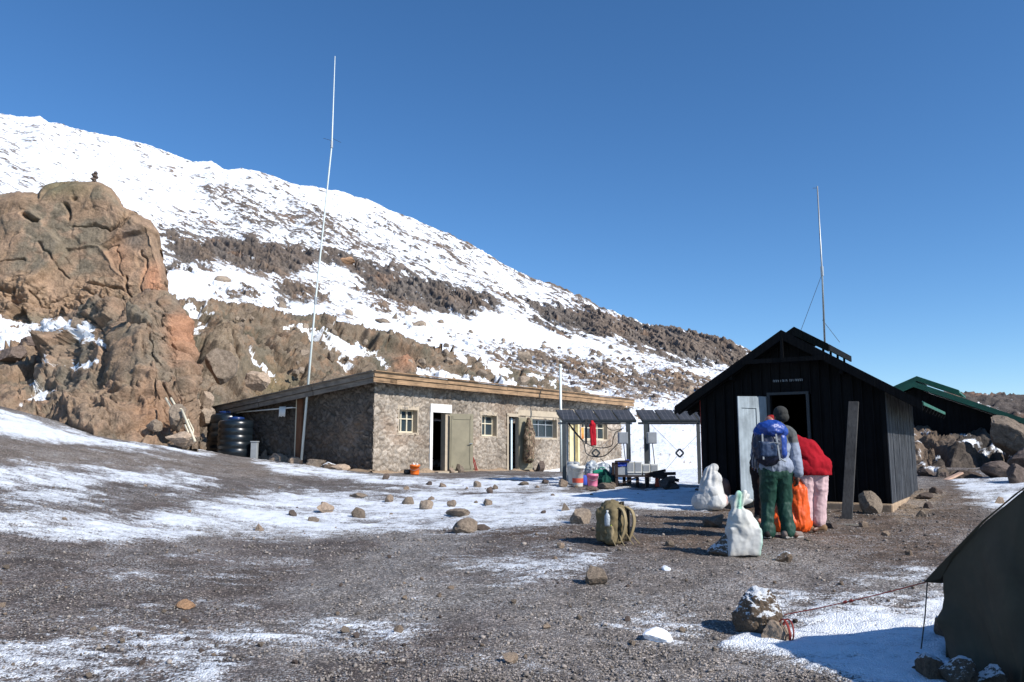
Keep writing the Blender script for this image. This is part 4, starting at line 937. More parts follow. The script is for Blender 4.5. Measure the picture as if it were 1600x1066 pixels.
MB(M0).bar((xs0, 19.76, zt+.33), (xs0+.35, 19.76, zt+.34), .05, .05).build('rail', M_drk, e)
MB(M0).bar((xs0+.1, 19.8, H(xs0, 19.8)+.05), (xs0+.5, 19.8, zt-.06), .05, .03).build('brace', M_drk, e)
def wbox(u, v, w_, h_, label):
    q = P(u, v, 19.85); z = zt; e2 = empty('battery_box', (q.x, 19.88, z), label, 'box', 'white boxes on the table')
    for sx in (-1, 1):
        x0, x1 = (-w_/2, -.008) if sx < 0 else (.008, w_/2)
        b = MB().box((x0, -.12, .05), (x1, .14, h_)).build('case', M_whitep, e2, bevel=.008)
        MB().box((x0+.02, -.126, .1), (x1-.02, -.121, h_-.03)).build('front_panel', M_greyp, b)
    MB().box((-w_/2+.01, -.1, 0), (w_/2-.01, .12, .05)).build('base', M_greyp, e2)
wbox(991, 741, .36, .33, 'pair of white boxes at the middle of the dark table, the taller pair'); wbox(1015.5, 741, .38, .27, 'pair of white boxes at the right end of the dark table, the lower pair')
q = P(971, 741, 19.9); tag(MB().box((q.x-.15, 19.8, zt), (q.x+.15, 20.1, zt+.2)).box((q.x-.16, 19.79, zt+.2), (q.x+.16, 20.11, zt+.22)).build('crate', M_greyp, bevel=.01), 'grey plastic crate under blue cloth on the left of the table', 'crate')
o = blob('cloth', [('b', (0,0,.03), (.14,.13,.03)), ('b', (.07,0,.08), (.1,.1,.03), ('Y', -.3))], M_blue, None, .015, 2, (.02, 10, (1,1,1)), None, Matrix.Translation((q.x+.02, 19.93, zt+.22))); tag(o, 'bright blue cloth heaped on the grey crate', 'cloth')
# planks on a stump pile
for (a, b, w_, lb) in (((1008, 742, 19.6), (1040, 735, 19.6), .06, 'dark plank slanting up from the table end'), ((1015, 741, 19.5), (1056, 740, 19.4), .07, 'upper dark beam lying across the stone pile'), ((1020, 744, 19.4), (1061, 751, 19.3), .07, 'lower dark beam lying across the stone pile, pointing down')):
    A, B_ = P(*a), P(*b); tag(MB().bar(A, B_, w_, w_*1.1).build('beam', M_drk, bevel=.006), lb, 'beam')
for k, (u, v, w_, h_) in enumerate(((1045, 768, .5, .2), (1040, 757, .34, .2), (1048, 752, .3, .16), (1022, 770, .45, .12), (1052, 763, .3, .2))):
    put_rock(P(u, v, 19.35), w_, h_, .35, ('widest dark stone at the foot of the pile under the beams', 'middle left dark stone of the pile under the beams', 'topmost dark stone of the pile under the beams', 'flat dark stone left of the pile under the beams', 'middle right dark stone of the pile under the beams')[k], 60+k, M_rockd, group='stone pile beside the table')
q = gp_(1027, 762, 19.9); tag(MB(Matrix.Translation(q)).lathe((0,0,0), [(.05,0),(.055,.02),(.05,.2),(.02,.24),(.02,.27)], 12).build('bottle', M_redp, smooth=True), 'small red bottle standing under the right end of the table', 'bottle')
q = gp_(1011, 763, 19.9); tag(MB(Matrix.Translation(q)).lathe((0,0,0), [(.04,0),(.045,.02),(.045,.3),(.02,.34),(.02,.37)], 12).build('bottle', M_whitep, smooth=True), 'tall pale bottle standing under the table', 'bottle')

# ---------- black hut ----------
HA = Vector((-.8425, .5388, 0)); HD = Vector((.5388, .8425, 0)); hc = P(1389.5, 790, 14.0)   # a: leftwards along the front, d: depth
hxy = (hc.x, hc.y); LHa = onplane(1101, 700, hxy, HA.xy)[0]
def hpx(u, v, off=0.):
    o_ = (hc.x-HD.x*off, hc.y-HD.y*off); return onplane(u, v, o_, HA.xy)
hut = empty('wooden_hut', (hc.x, hc.y, H(hc.x, hc.y)), 'black timber hut with a gabled roof and an open pale blue door', 'hut')
HM = Matrix(((HA.x, HD.x, 0, hc.x), (HA.y, HD.y, 0, hc.y), (0, 0, 1, 0), (0, 0, 0, 1))); H0M = Matrix.Translation(-hut.location) @ HM   # local (a,d,z)
HB = lambda: MB(H0M)
DEP = 4.0; zf = hpx(1390, 787)[1]
OFF = .28
aR, zR = hpx(1221, 517, OFF); aL_, zL_ = hpx(1055, 636, OFF); aE, zE = hpx(1441, 628, OFF)
zcor = hpx(1389, 650)[1]
def roofz(a, off=0): return zR+(zL_-zR)*(a-aR)/(aL_-aR) if a > aR else zR+(zE-zR)*(aR-a)/(aR-aE)
THK = .05
da0, dz0 = hpx(1205, 785)[0], 0; D0, D1 = hpx(1264, 700)[0], hpx(1207, 700)[0]; dzt = hpx(1235, 617)[1]
# front wall boards
rnd = random.Random(4)
a = 0.
k = 0
mb = HB(); bt = HB()
while a < LHa-.001:
    w_ = min(rnd.uniform(.15, .2), LHa-a); top0, top1 = roofz(a)-.1, roofz(a+w_)-.1; z0 = zf
    mid = a+w_/2
    if D0-.02 < mid < D1+.02: z0 = dzt+.0
    dd = rnd.uniform(0, .012)
    pz = [(a+.004, -dd, z0), (a+w_-.004, -dd, z0), (a+w_-.004, -dd, top1), (a+.004, -dd, top0)]
    if a < aR < a+w_: pz = pz[:3]+[(aR, -dd, zR-.1)]+pz[3:]
    mb.prism(pz, (0, .03, 0))
    if not (D0-.05 < a < D1+.05): bt.bar((a, -.025, z0), (a, -.025, top0), .03, .02, up=(1,0,0))
    a += w_
mb.build('front_wall', M_black, hut); bt.build('front_battens', M_black, hut)
# side wall right (a=0): narrow boards
mb = HB(); d = 0.
while d < DEP-.001:
    w_ = min(rnd.uniform(.10, .15), DEP-d); dd = rnd.uniform(0, .02); mb.box((-.03-dd, d+.005, zf), (.0-dd, d+w_-.005, roofz(0)-.08)); mb.box((-.052-dd*.5, d-.014, zf), (-.031, d+.014, roofz(0)-.1)); d += w_
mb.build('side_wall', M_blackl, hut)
mb = HB(); mb.box((LHa, 0, zf), (LHa+.03, DEP, roofz(LHa)-.08)); mb.prism([(0, DEP, zf), (LHa, DEP, zf), (LHa, DEP, roofz(LHa)-.1), (aR, DEP, zR-.1), (0, DEP, roofz(0)-.1)], (0, .03, 0)); mb.box((.02, .04, zf-.03), (LHa-.02, DEP-.02, zf)); mb.build('back_walls', M_black, hut)
HB().box((-.045, -.05, zf), (.03, .0, roofz(0)-.1)).build('corner_board', M_black, hut); HB().box((LHa-.05, -.05, zf), (LHa+.04, .0, roofz(LHa)-.1)).build('corner_board', M_black, hut)
# red edge trim at left corner
mb = HB(); mb.box((LHa+.041, -.04, zf), (LHa+.055, .02, roofz(LHa)-.15)); mb.build('corner_trim', simple('dull_red', (.25,.03,.02)), hut)
# roof: two slopes
Dn, Df = -OFF, DEP+.12
for (ae, ze, nm) in ((aL_, zL_, 'roof'), (aE, zE, 'roof')):
    HB().prism([(aR, Dn, zR), (ae, Dn, ze), (ae, Df, ze), (aR, Df, zR)], (0, 0, -THK)).build(nm, M_black if ae > aR else M_greenroof, hut)
mb = HB()
for (ae, ze) in ((aL_, zL_), (aE, zE)):
    dirn = Vector((ae-aR, 0, ze-zR)).normalized(); q = .16
    mb.prism([(aR, Dn-.03, zR+.015), (ae, Dn-.03, ze+.015), (ae, Dn-.03, ze-.15), (aR, Dn-.03, zR-.17)], (0, .028, 0))
    mb2 = HB(); mb2.box((min(ae, ae+.02*(1 if ae > aR else -1)), Dn, ze-.055), (max(ae, ae+.02*(1 if ae > aR else -1)), Df, ze+.0)); mb2.build('eave_board', M_greenroof if ae < aR else M_black, hut)
mb.build('bargeboard', M_black, hut)
mb = HB()
for (ae, ze) in ((aL_, zL_), (aE, zE)):
    for dd in np.arange(Dn+.15, Df, .6): mb.bar((aR, dd, zR-.11), (ae, dd, ze-.11), .05, .09)
for a_ in (aR+1.0, aR-1.0, aR): mb.bar((a_, Dn+.02, roofz(a_)-.19), (a_, .0, roofz(a_)-.19), .06, .08)
mb.build('rafters', M_black, hut)
mb = HB(); z_ = zR-.55; mb.bar((aR-.75, -.3, z_), (aR+.75, -.3, z_), .05, .08); mb.bar((aR, -.3, z_), (aR, -.3, zR-.15), .06, .05, up=(1,0,0)); mb.build('gable_truss', M_black, hut)
# ridge vent cap
d0, d1 = .75, 3.1; ca = .62; cz = .20
mb = HB()
aC, zC = aR, zR+cz
for sgn, ee in ((1, .38), (-1, .62)):
    sl = ((zE-zR)/(aR-aE)) if sgn < 0 else ((zL_-zR)/(aL_-aR)); mb.prism([(aC, d0, zC), (aC+sgn*ee, d0, zC+sl*ee), (aC+sgn*ee, d1, zC+sl*ee), (aC, d1, zC)], (0, 0, -.05)); mb.prism([(aC, d0-.03, zC+.01), (aC+sgn*ee, d0-.03, zC+sl*ee+.01), (aC+sgn*ee, d0-.03, zC+sl*ee-.15), (aC, d0-.03, zC-.17)], (0, .028, 0)); mb.box((aC+sgn*ee-.015, d0, zC+sl*ee-.12), (aC+sgn*ee+.015, d1, zC+sl*ee-.0))
mb.build('ridge_vent', M_black, hut)
for dd in np.linspace(d0+.1, d1-.1, 4):
    for x in (-.5, .25): HB().box((aR+x-.02, dd-.02, roofz(aR+x)-.02), (aR+x+.02, dd+.02, roofz(aR+x)+cz-.03)).build('vent_strut', M_black, hut)
# door frame and leaves
t = NT('grey_trim'); M_trim = simple('grey_trim2', (.025, .03, .036), .6, .2)
mb = HB(); mb.box((D0-.05, -.05, zf), (D0, .03, dzt+.05)); mb.box((D1, -.05, zf), (D1+.05, .03, dzt+.05)); mb.box((D0-.05, -.055, dzt+.002), (D1+.05, .02, dzt+.05)); mb.build('door_frame', M_trim, hut)
# right part of the doorway surround shows an inner leaf edge
h1 = hpx(1206.5, 700)[0]; aF = hpx(1154.5, 700)[0]; zt1 = hpx(1180, 621)[1]; zb1 = hpx(1160, 784)[1]-.0
mb = HB(); mb.prism([(h1+.05, -.07, zf+.02), (hpx(1189,700,.25)[0], -.25, zf+.02), (hpx(1189,700,.25)[0], -.25, zt1), (h1+.05, -.07, zt1)], (0, -.03, 0)); dl2 = mb.build('door', M_bluedoor, hut); dl2['label'] = 'inner half of the pale blue door, in shade'
aM = hpx(1189, 700, .25)[0]; aN = hpx(1155, 700, .8)[0]
mb = HB(); mb.prism([(aM, -.26, zf+.02), (aN, -.78, zf-.02), (aN, -.78, zt1-.02), (aM, -.26, zt1)], (.02, .03, 0)); dl = mb.build('door', M_bluedoor, hut); dl['label'] = 'outer half of the pale blue door, standing open'
mb = HB(); dv = Vector((aN-aM, -.52, 0))
def dp(f, z): return Vector((aM, -.26, 0))+dv*f+Vector((-.005, -.012, z))
zz0, zz1 = zf+.02, zt1
for (f0, f1, a0, a1) in ((.0, 1., .88, .99), (.0, .14, .0, .88), (.84, 1., .0, .88), (.0, 1., .0, .08)):
    mb.prism([dp(f0, zz0+(zz1-zz0)*a0), dp(f1, zz0+(zz1-zz0)*a0), dp(f1, zz0+(zz1-zz0)*a1), dp(f0, zz0+(zz1-zz0)*a1)], (-.004, -.01, 0))
mb.build('door_rails', M_bluedoor, dl)
# sign lettering (too worn to read): small white strokes
mb = HB(); x = hpx(1209, 597)[0]; zl = hpx(1225, 597)[1]; rs = random.Random(11)
for k in range(17):
    if k in (8,): x -= .035; continue
    h_ = .042; wl = .024
    ty = rs.randint(0, 3); y = -.045
    mb.box((x-.006, y, zl), (x, y+.006, zl+h_))
    if ty != 1: mb.box((x-wl, y, zl+h_-.006), (x-.006, y+.006, zl+h_))
    if ty in (0, 2): mb.box((x-wl, y, zl+h_*.45), (x-.006, y+.006, zl+h_*.45+.006))
    if ty in (0, 3): mb.box((x-wl-.006, y, zl), (x-wl, y+.006, zl+h_*.8))
    x -= .033
mb.build('lettering', M_greyp, hut)
# foundation
mb = HB(); mb.box((-.07, -.09, zf-.45), (LHa+.05, DEP+.05, zf-.002)); fo = mb.build('foundation', M_concrete, hut, bevel=.03)
# leaning post
A_ = P(1322.5, 809, 12.7); A_.z = H(A_.x, A_.y)-.05; B_ = P(1334, 628, 13.35); tag(MB().bar(A_, B_, .16, .045, up=(HD.x, HD.y, 0)).build('prop_plank', M_plank, bevel=.006), 'long grey plank propped upright against the front eave of the black hut', 'plank')

# ---------- second hut, green roof ----------
g0 = P(1427, 597, 26.5); gM = Matrix(((-HA.x, HD.x, 0, g0.x), (-HA.y, HD.y, 0, g0.y), (0, 0, 1, 0), (0, 0, 0, 1)))   # local (a right, d, z)
def g2(u, v): t_, z_ = onplane(u, v, (g0.x, g0.y), (-HA.x, -HA.y)); return t_, z_
hut2 = empty('green_roofed_hut', (g0.x, g0.y, 1.), 'dark timber hut with a green metal roof behind the black hut', 'hut'); G0 = Matrix.Translation(-hut2.location) @ gM; GB = lambda: MB(G0)
ar, zr = 0., g0.z; ae, ze = g2(1618, 661)
wz = .2
GB().prism([(.0, .4, wz), (ae-.5, .4, wz), (ae-.5, .4, zr+(ze-zr)*(ae-.5)/ae-.2), (0, .4, zr-.2), (-ae+.5, .4, zr+(ze-zr)*(ae-.5)/ae-.2), (-ae+.5, .4, wz)], (0, 5.5, 0)).build('wall', M_black, hut2)
mb = GB()
for a_ in np.arange(-ae+.6, ae-.5, .22): mb.box((a_, .37, wz), (a_+.05, .399, zr+(ze-zr)*abs(a_)/ae-.25))
mb.build('battens', M_black, hut2)
for s_ in (1, -1):
    GB().prism([(0, 0, zr), (s_*ae, 0, ze), (s_*ae, 6.3, ze), (0, 6.3, zr)], (0, 0, -.06)).build('roof', M_greenroof, hut2)
    GB().prism([(0, -.03, zr+.02), (s_*ae, -.03, ze+.02), (s_*ae, -.03, ze-.15), (0, -.03, zr-.17)], (0, .028, 0)).build('bargeboard', M_greenroof, hut2)
mb = GB(); sl = (ze-zr)/ae
for s_ in (1, -1):
    mb.prism([(0, 1.2, zr+.28), (s_*1.25, 1.2, zr+.28+sl*1.25), (s_*1.25, 4.8, zr+.28+sl*1.25), (0, 4.8, zr+.28)], (0, 0, -.07)); mb.prism([(0, 1.17, zr+.29), (s_*1.25, 1.17, zr+.29+sl*1.25), (s_*1.25, 1.17, zr+.12+sl*1.25), (0, 1.17, zr+.12)], (0, .028, 0))
mb.build('ridge_vent', M_greenroof, hut2)
# ---------- loose stones in the yard: each one a thing ----------
YS = [ # u, v_base, w, h px, material, label
 (509,803,25,16,'t','tan angular stone in the left of the yard snow, left of the round pale one'),
 (560,811,22,16,'r','round pale brown stone in the snow, just right of the tan angular one'),
 (608,786,14,12,'t','small tan stone in the snow below the orange bucket, left of three similar ones'),
 (638,790,21,13,'r','wedge shaped stone in the snow, second of the row below the white framed door'),
 (666,798,22,15,'r','rounded brown stone in the snow, third of the row below the white framed door'),
 (706,794,15,11,'r','small rounded stone in the snow above the flat half buried one'),
 (714,808,40,11,'r','long flat half buried stone in the middle of the snow patch'),
 (727,834,40,20,'r','large grey brown stone at the lower edge of the middle snow patch'),
 (754,829,28,9,'d','flat dark stone just right of the large one at the snow edge'),
 (762,791,15,9,'r','small flat stone in the snow right of the middle row'),
 (746,763,13,10,'r','small round stone in the snow below the stone wall, between the two doors'),
 (765,772,11,10,'d','small dark round stone in the snow, below and right of the one between the doors'),
 (774,767,9,9,'r','tiny stone in the snow just right of the small dark round one'),
 (670,759,12,6,'d','little flat dark stone in the snow below the tan door'),
 (692,763,13,7,'t','little tan stone in the snow right of the flat dark one below the tan door'),
 (603,750,11,9,'d','small dark stone in the snow just below the orange bucket'),
 (817,759,19,6,'r','low flat stone in the snow below the camouflage coat'),
 (851,756,13,6,'d','low dark stone in the snow left of the solar rack post'),
 (560,778,28,7,'r','very flat stone in the snow above the round pale brown one'),
 (405,831,14,11,'t','tan stone at the lower edge of the left snow patch'),
 (457,808,13,9,'d','small dark stone in the snow, leftmost of the yard centre'),
 (490,816,18,8,'r','small flat stone in the snow below the tan angular one'),
 (635,766,10,6,'t','tiny tan stone in the snow far below the first window'),
 (674,782,10,6,'t','tiny tan stone in the snow between the row of stones and the wall'),
 (883,801,14,13,'r','small upright stone in the snow left of the big brown one'),
 (907,821,34,21,'r','big brown stone in the snow behind the khaki backpack, to its left'),
 (876,857,13,8,'t','small pale stone on the gravel below left of the khaki backpack'),
 (867,876,9,6,'t','tiny pale stone below the khaki backpack'),
 (932,914,34,22,'r','brown stone alone on the gravel straight below the khaki backpack'),
 (1046,855,14,10,'r','small brown stone on bare gravel between the backpack and the white sack'),
 (704,921,12,5,'t','tiny flat tan stone in the middle foreground gravel'),
 (686,934,8,7,'t','tiny pinkish stone in the middle foreground gravel'),
 (854,982,13,7,'t','small flat tan stone in the foreground below the middle of the yard'),
 (623,992,15,13,'t','small tan stone at the right end of the foreground snow streak'),
 (540,989,13,9,'r','small brown stone in the foreground snow streak'),
 (797,1036,25,14,'t','pale tan stone in the gravel at the bottom centre'),
 (290,950,29,12,'o','orange brown stone in the left foreground gravel'),
 (1115,825,34,15,'r','brown stone lying left of the tied white sack, farther back'),
 (1138,871,56,30,'s','big brown stone with snow on its left side, before the tied white sack'),
 (1097,795,26,12,'d','dark stone at the hut corner under the slumped white sack'),
 (1138,796,28,20,'r','brown stone between the slumped white sack and the pale blue door'),
 (1363,806,42,30,'r','rough grey stone at the foot of the black hut, right of the propped plank'),
 (1439,809,15,11,'r','stone on the soil beyond the right corner of the black hut'),
 (1349,825,15,10,'t','small pale stone on the soil below the rough grey stone'),
 (1384,838,13,8,'t','small pale stone on the soil between the plank and the tent'),
 (1420,868,9,8,'t','tiny upright stone on the gravel near the tent'),
 (1300,827,16,9,'d','small dark stone near the shoes of the person in red'),
 (1225,878,26,15,'s','stone with a white snowy top on the gravel in front of the people'),
 (1262,847,12,5,'r','flat stone by the right shoe of the person with the blue backpack'),
 (1560,789,17,11,'t','pale stone in the snow up the track beside the tent'),
 (832,742,14,16,'d','pointed dark stone leaning on the stone wall under the long window'),
 (692,741,11,8,'t','whitish stone at the foot of the open tan door'),
 (706,742,14,12,'r','heap of grey stone wedged under the open tan door'),
 (412,718,10,14,'t','small upright brown stone beside the pale grey box'),
 (452,722,30,12,'t','long tan block of stone at the foot of the timber post'),
 (478,724,24,11,'t','tan block of stone just right of the leaning radio mast'),
 (512,728,34,11,'r','low brown stone along the shaded wall, right of the radio mast'),
 (530,729,26,10,'s','snow covered stone against the shaded wall'),
 (550,734,30,9,'t','reddish flat stone near the building corner in shade'),
 (880,763,15,13,'t','tan stone at the foot of the left rack post'),
 (958,762,10,8,'r','small stone at the left leg of the dark table'),
 (946,765,26,10,'r','low brown rubble stone in front of the dark green tarpaulin'),
 (925,767,22,7,'d','black flat stone lying in front of the pink bucket'),
 (1212,1002,44,24,'t','tan stone wrapped in red rope beside the snowy boulder'),
 (1185,993,78,64,'S','big round boulder capped with snow at the end of the tent rope'),
 (1455,1064,40,34,'s','dark snow dusted stone at the foot of the tent, leftmost of three'),
 (1500,1074,52,36,'s','snow dusted stone at the foot of the tent, middle of three'),
 (1552,1078,52,30,'s','snow dusted stone at the foot of the tent, rightmost of three'),
 (1475,998,22,30,'s','snowy lump at the lower edge of the tent wall'),
 (1041,892,14,7,'w','small lump of white snow on the gravel in the centre'),
 (1028,1000,46,13,'w','large smooth lump of snow in the foreground patch'),
 (1445,780,28,10,'d','dark clod in the row at the edge of the track beyond the hut'),
 (1462,772,18,10,'d','upper dark clod in the row at the edge of the track beyond the hut'),
 (1450,795,16,9,'d','lower dark clod in the row at the edge of the track beyond the hut'),
]
M_snowl = simple('snow', (.80, .83, .88), .8, .03, 8, .3, 20, bdist=.02); M_rocko = stonem('orange_stone', (.40, .24, .14))
MT = dict(S=M_rockss, t=M_rockt, r=M_rock, d=M_rockd, s=M_rocks, w=M_snowl, o=M_rocko)
for k, (u, v, w_, h_, m_, lb) in enumerate(YS):
    q = G(u, v-h_*.12)
    if u in (832, 692, 706) and v < 745: q = Vector(FW(fpx(u, 730)[0], 0, .38)); q.z = H(q.x, q.y)+.02
    if u in (452, 478, 512, 530, 550) and v < 740: q = Vector(SW(spx(u, 720)[0], 0, .45)); q.z = H(q.x, q.y)
    s_ = q.y/1262.
    nm_ = 'snow_lump' if m_ == 'w' else ('boulder' if w_ > 55 else 'stone')
    put_rock(q, w_*s_, h_*s_*(1.15 if m_ != 'S' else 1.0), w_*s_*random.uniform(.7, 1.0), lb, 999 if m_ == 'S' else 100+k, MT[m_], nm_, 'stones lying about the yard' if m_ != 'w' else 'lumps of snow on the gravel', 'snow' if m_ == 'w' else 'stone', 5 if m_ == 'S' else (4 if w_ > 30 else 3), sink=.12 if w_ > 30 else .24)
# many small stones that nothing tells apart
cnt = 0
for k in range(1200):
    if cnt >= 210: break
    u = random.uniform(-20, 1500); v = 760+300*random.random()**1.5
    if polysd(np.array([u]), np.array([v]), [(1000,820),(1320,820),(1320,880),(1000,880)])[0] > 0 and random.random() < .6: continue
    q = G(u, v); w_ = random.choice([.022, .028, .035, .045, .06])*(1 if q.y < 14 else 1.7)
    if u < 420 and v < 790: w_ *= .7
    hm = .65*w_
    put_rock(q, w_, hm, w_*.9, 'small loose stone, one of many scattered over the gravel', 300+k % 14, random.choice([M_rock, M_rockt, M_rock, M_rockd]), 'pebble', 'small stones scattered over the yard', 'stone', 2, rz=random.uniform(0, 6), sink=.15); cnt += 1
# gravel: countless grains, one object
N = 26000; vv, ff = rock_verts(5, 1); base_f = np.array(ff); nv = len(vv)
uu_ = rng.uniform(-60, 1660, N); t_ = rng.random(N); Yg = 1/(1/5.1+(1/17.-1/5.1)*t_**1.15); xg = (uu_-800)/1265*Yg; zg = Hb(xg, Yg)
dens = fbm(np.stack([xg*.8, Yg*.8, 0*xg], -1), 4); gu_, gv_ = proj(np.stack([xg, Yg, zg], -1)); sm_ = np.zeros(N)
for s_p, so_, po_ in snowpolys: sm_ = np.maximum(sm_, s_p*sstep(-so_, so_, polysd(gu_, gv_, po_)))
keep = (dens > -.18+.4*rng.random(N)-.35) & (rng.random(N) > sm_*1.25-.08); xg, Yg, zg = xg[keep], Yg[keep], zg[keep]; N = len(xg)
sz = rng.uniform(.005, .0115, N)*(1+(Yg > 10)*.4)*np.where(rng.random(N) < .04, 2.0, 1); rot = rng.uniform(0, 6.28, N); cs, sn_ = np.cos(rot), np.sin(rot)
V = vv[None]*sz[:, None, None]*rng.uniform(.7, 1.3, (N, 1, 3))*np.array([1, 1, .75]); X = V[..., 0]*cs[:, None]-V[..., 1]*sn_[:, None]; Yv = V[..., 0]*sn_[:, None]+V[..., 1]*cs[:, None]
V = np.stack([X+xg[:, None], Yv+Yg[:, None], V[..., 2]+(zg+sz*.35)[:, None]], -1).reshape(-1, 3); Fg = (base_f[None]+(np.arange(N)*nv)[:, None, None]).reshape(-1, 3)
me = bpy.data.meshes.new('gravel'); me.vertices.add(len(V)); me.vertices.foreach_set('co', V.reshape(-1).astype(np.float32)); me.loops.add(Fg.size); me.loops.foreach_set('vertex_index', Fg.reshape(-1).astype(np.int32))
me.polygons.add(len(Fg)); me.polygons.foreach_set('loop_start', np.arange(0, Fg.size, 3, dtype=np.int32)); me.polygons.foreach_set('loop_total', np.full(len(Fg), 3, np.int32)); me.update(calc_edges=True)
cg = rng.uniform(.5, 1.6, N)**1.3; tint = np.array((.20, .175, .155))[None]*cg[:, None]; at = me.attributes.new('Col', 'FLOAT_COLOR', 'POINT'); at.data.foreach_set('color', np.repeat(np.concatenate([tint, np.ones((N, 1))], 1), nv, 0).reshape(-1).astype(np.float32))
t = NT('gravel_grain'); M_grain = t.fin(t.attr('Col'), .9, spec=.2)
tag(mobj('gravel', me, M_grain), 'loose grey gravel covering the yard', 'gravel', kind='stuff')
print('gravel', N)
# ---------- boulders on the slopes ----------
def slope_pt(u, v):
    j = int(np.argmin(abs(us-u))); col_ = B[:, j]; pv_ = proj(col_)[1]; i = int(np.argmin(np.abs(pv_-v)+np.where(col_[:, 1] < 40, 99, 0))); return Vector(col_[i])
def inpoly(u, v, pl): return polysd(np.array([u], float), np.array([v], float), pl)[0] > 0
rub = [(620,500),(700,515),(800,535),(900,545),(1000,565),(1110,590),(1110,645),(1040,628),(960,618),(880,600),(800,575),(700,545),(620,520)]
n_ = 0; rr_ = random.Random(21)
while n_ < 190:
    u = rr_.uniform(620, 1130); v = rr_.uniform(500, 645)
    if not inpoly(u, v, rub): continue
    q = slope_pt(u, v); px = rr_.choice([3.5, 4, 5, 6, 8, 11]) * (1.0 if v > 540 else .7); w_ = px/1250*q.y
    put_rock(q, w_, w_*.7, w_*.8, 'brown boulder in the snow of the rubble band behind the stone building', 400+n_ % 12, M_rock if rr_.random() < .7 else M_rockd, 'boulder', 'boulders strewn over the snowy slope', 'boulder', 2, rz=rr_.uniform(0, 6), sink=.3); n_ += 1
for (u, v, px, hp, lb) in [(348,440,28,12,'broad brown boulder alone in the snow tongue right of the cliff'),(820,563,26,20,'largest dark boulder in the snowy rubble band above the building roof'),(440,480,16,14,'squarish boulder in the snow just above the brown hill'),(545,493,14,12,'round boulder on the snow by the middle of the long slope'),(617,498,10,15,'upright tan boulder on the long snow slope'),(637,492,12,10,'squat reddish boulder right of the upright tan one'),(598,503,24,9,'low dark outcrop stone on the long snow slope'),(655,508,22,10,'low brown stone group below the upright boulder'),(925,555,10,8,'dark stone high on the clean snow band'),(955,545,9,9,'dark stone on the clean snow band, near the far lava ridge'),(1002,552,8,7,'small dark stone on the clean snow band right of the others'),(688,505,12,8,'dark stone on the snow left of the clean band'),(735,520,9,7,'dark stone on the snow in the centre of the slope'),(850,536,10,6,'flat dark stone on the clean snow band'),(545,412,26,13,'orange brown crag jutting from the lava ridge')]:
    q = slope_pt(u, v); w_ = px/1250*q.y; h_ = hp/1250*q.y; put_rock(q, w_, h_, w_*.8, lb, 430+px, M_rocko if 'orange' in lb else M_rock, 'boulder', None if 'crag' in lb else 'lone boulders on the snow slope', 'boulder', 3, sink=.4)
# boulders on the brown hill and round the cliff foot
def hillpt(u, v): Y = float(Y3(np.array([u*1.]), np.array([v*1.]))[0])-.6; return P(u, v, Y)
n_ = 0
while n_ < 60:
    u = rr_.uniform(300, 900); v = rr_.uniform(485, 625); tp = itp(u, [(262,474),(400,484),(560,511),(700,545),(830,585),(1010,655)])
    if v < tp+6: continue
    q = hillpt(u, v); px = rr_.choice([6, 8, 10, 13, 17]); w_ = px/1250*q.y
    put_rock(q, w_, w_*.75, w_*.8, 'brown rock lying on the rough hill behind the stone building', 450+n_ % 12, M_rock, 'boulder', 'rocks on the brown hill', 'boulder', 3, rz=rr_.uniform(0, 6), sink=.3); n_ += 1
for k, (u, v, w_, h_, lb) in enumerate([(318,662,34,26,'brown block in snow at the foot of the cliff beside the tanks'),(308,640,20,18,'rounded rock above the brown block by the tanks'),(275,668,34,36,'orange brown rock at the cliff foot beside the fallen poles'),(285,695,44,22,'low orange rock where the cliff meets the gravel'),(240,672,26,16,'pinkish angular rock at the cliff foot, left of the poles'),(322,640,24,28,'dark cleft rock below the hill at the left of the building'),(125,520,30,26,'square tan block on the snowy ledge of the cliff'),(95,528,26,18,'tan slab on the snowy ledge, left of the square block'),(45,545,24,20,'grey round rock on the snowy ledge'),(18,562,40,24,'large grey rock at the left end of the snowy ledge'),(68,590,30,28,'tall brown rock below the snowy ledge'),(105,548,22,20,'small brown rock under the ledge snow'),(345,592,50,48,'big smooth olive boulder with a dark crack behind the tanks'),(402,606,40,26,'broad smooth boulder beside the roof end')]):
    Y = float(Y2(np.array([u*1.]), np.array([v*1.]))[0])-.7 if u < 300 else (27.8 if v > 630 else 33.5)
    q = P(u, v, Y); put_rock(q, w_/1250*Y, h_/1250*Y, w_/1250*Y*.9, lb, 480+k, {0: M_rock, 1: M_rockt}[k % 2] if 'grey' not in lb else M_rockd, 'boulder', 'rocks about the cliff foot and ledge', 'boulder', 4, sink=.1)
# right rubble and the big boulder behind
for k, (u, v, Y, w_, h_, lb) in enumerate([(1580,702,23.4,64,52,'huge rounded boulder in front of the green roofed hut'),(1448,746,21.0,24,13,'pale brown stone beyond the rear corner of the black hut'),(1475,748,20.6,20,10,'small brown stone left of the pinkish board'),(1590,760,18.5,44,34,'dark rock beside the tent slope'),(1560,745,20,50,24,'brown clod rock above the track, left of the dark rock'),(1510,752,20.5,40,16,'low brown rock behind the fallen pink board'),(1606,735,21,60,40,'brown rubble rock at the right edge of the photo')]):
    q = P(u, v, Y); put_rock(q, w_/1250*Y, h_/1250*Y, w_/1250*Y*.8, lb, 520+k, [stonem('dull_stone', (.17, .135, .105)), M_rockd, M_rockd, M_rockd, M_rockd, M_rockd, M_rockd][k], 'boulder', 'rocks of the rubble right of the hut', 'boulder', 4, sink=.08)
A_, B_ = P(1477, 751, 20.), P(1502, 739, 20.3); tag(MB().bar(A_, B_, .12, .05).build('board', simple('pinkish_board', (.5,.33,.24), .8, .2, 6, .3), bevel=.005), 'pinkish board lying on the snow by the rubble', 'board')
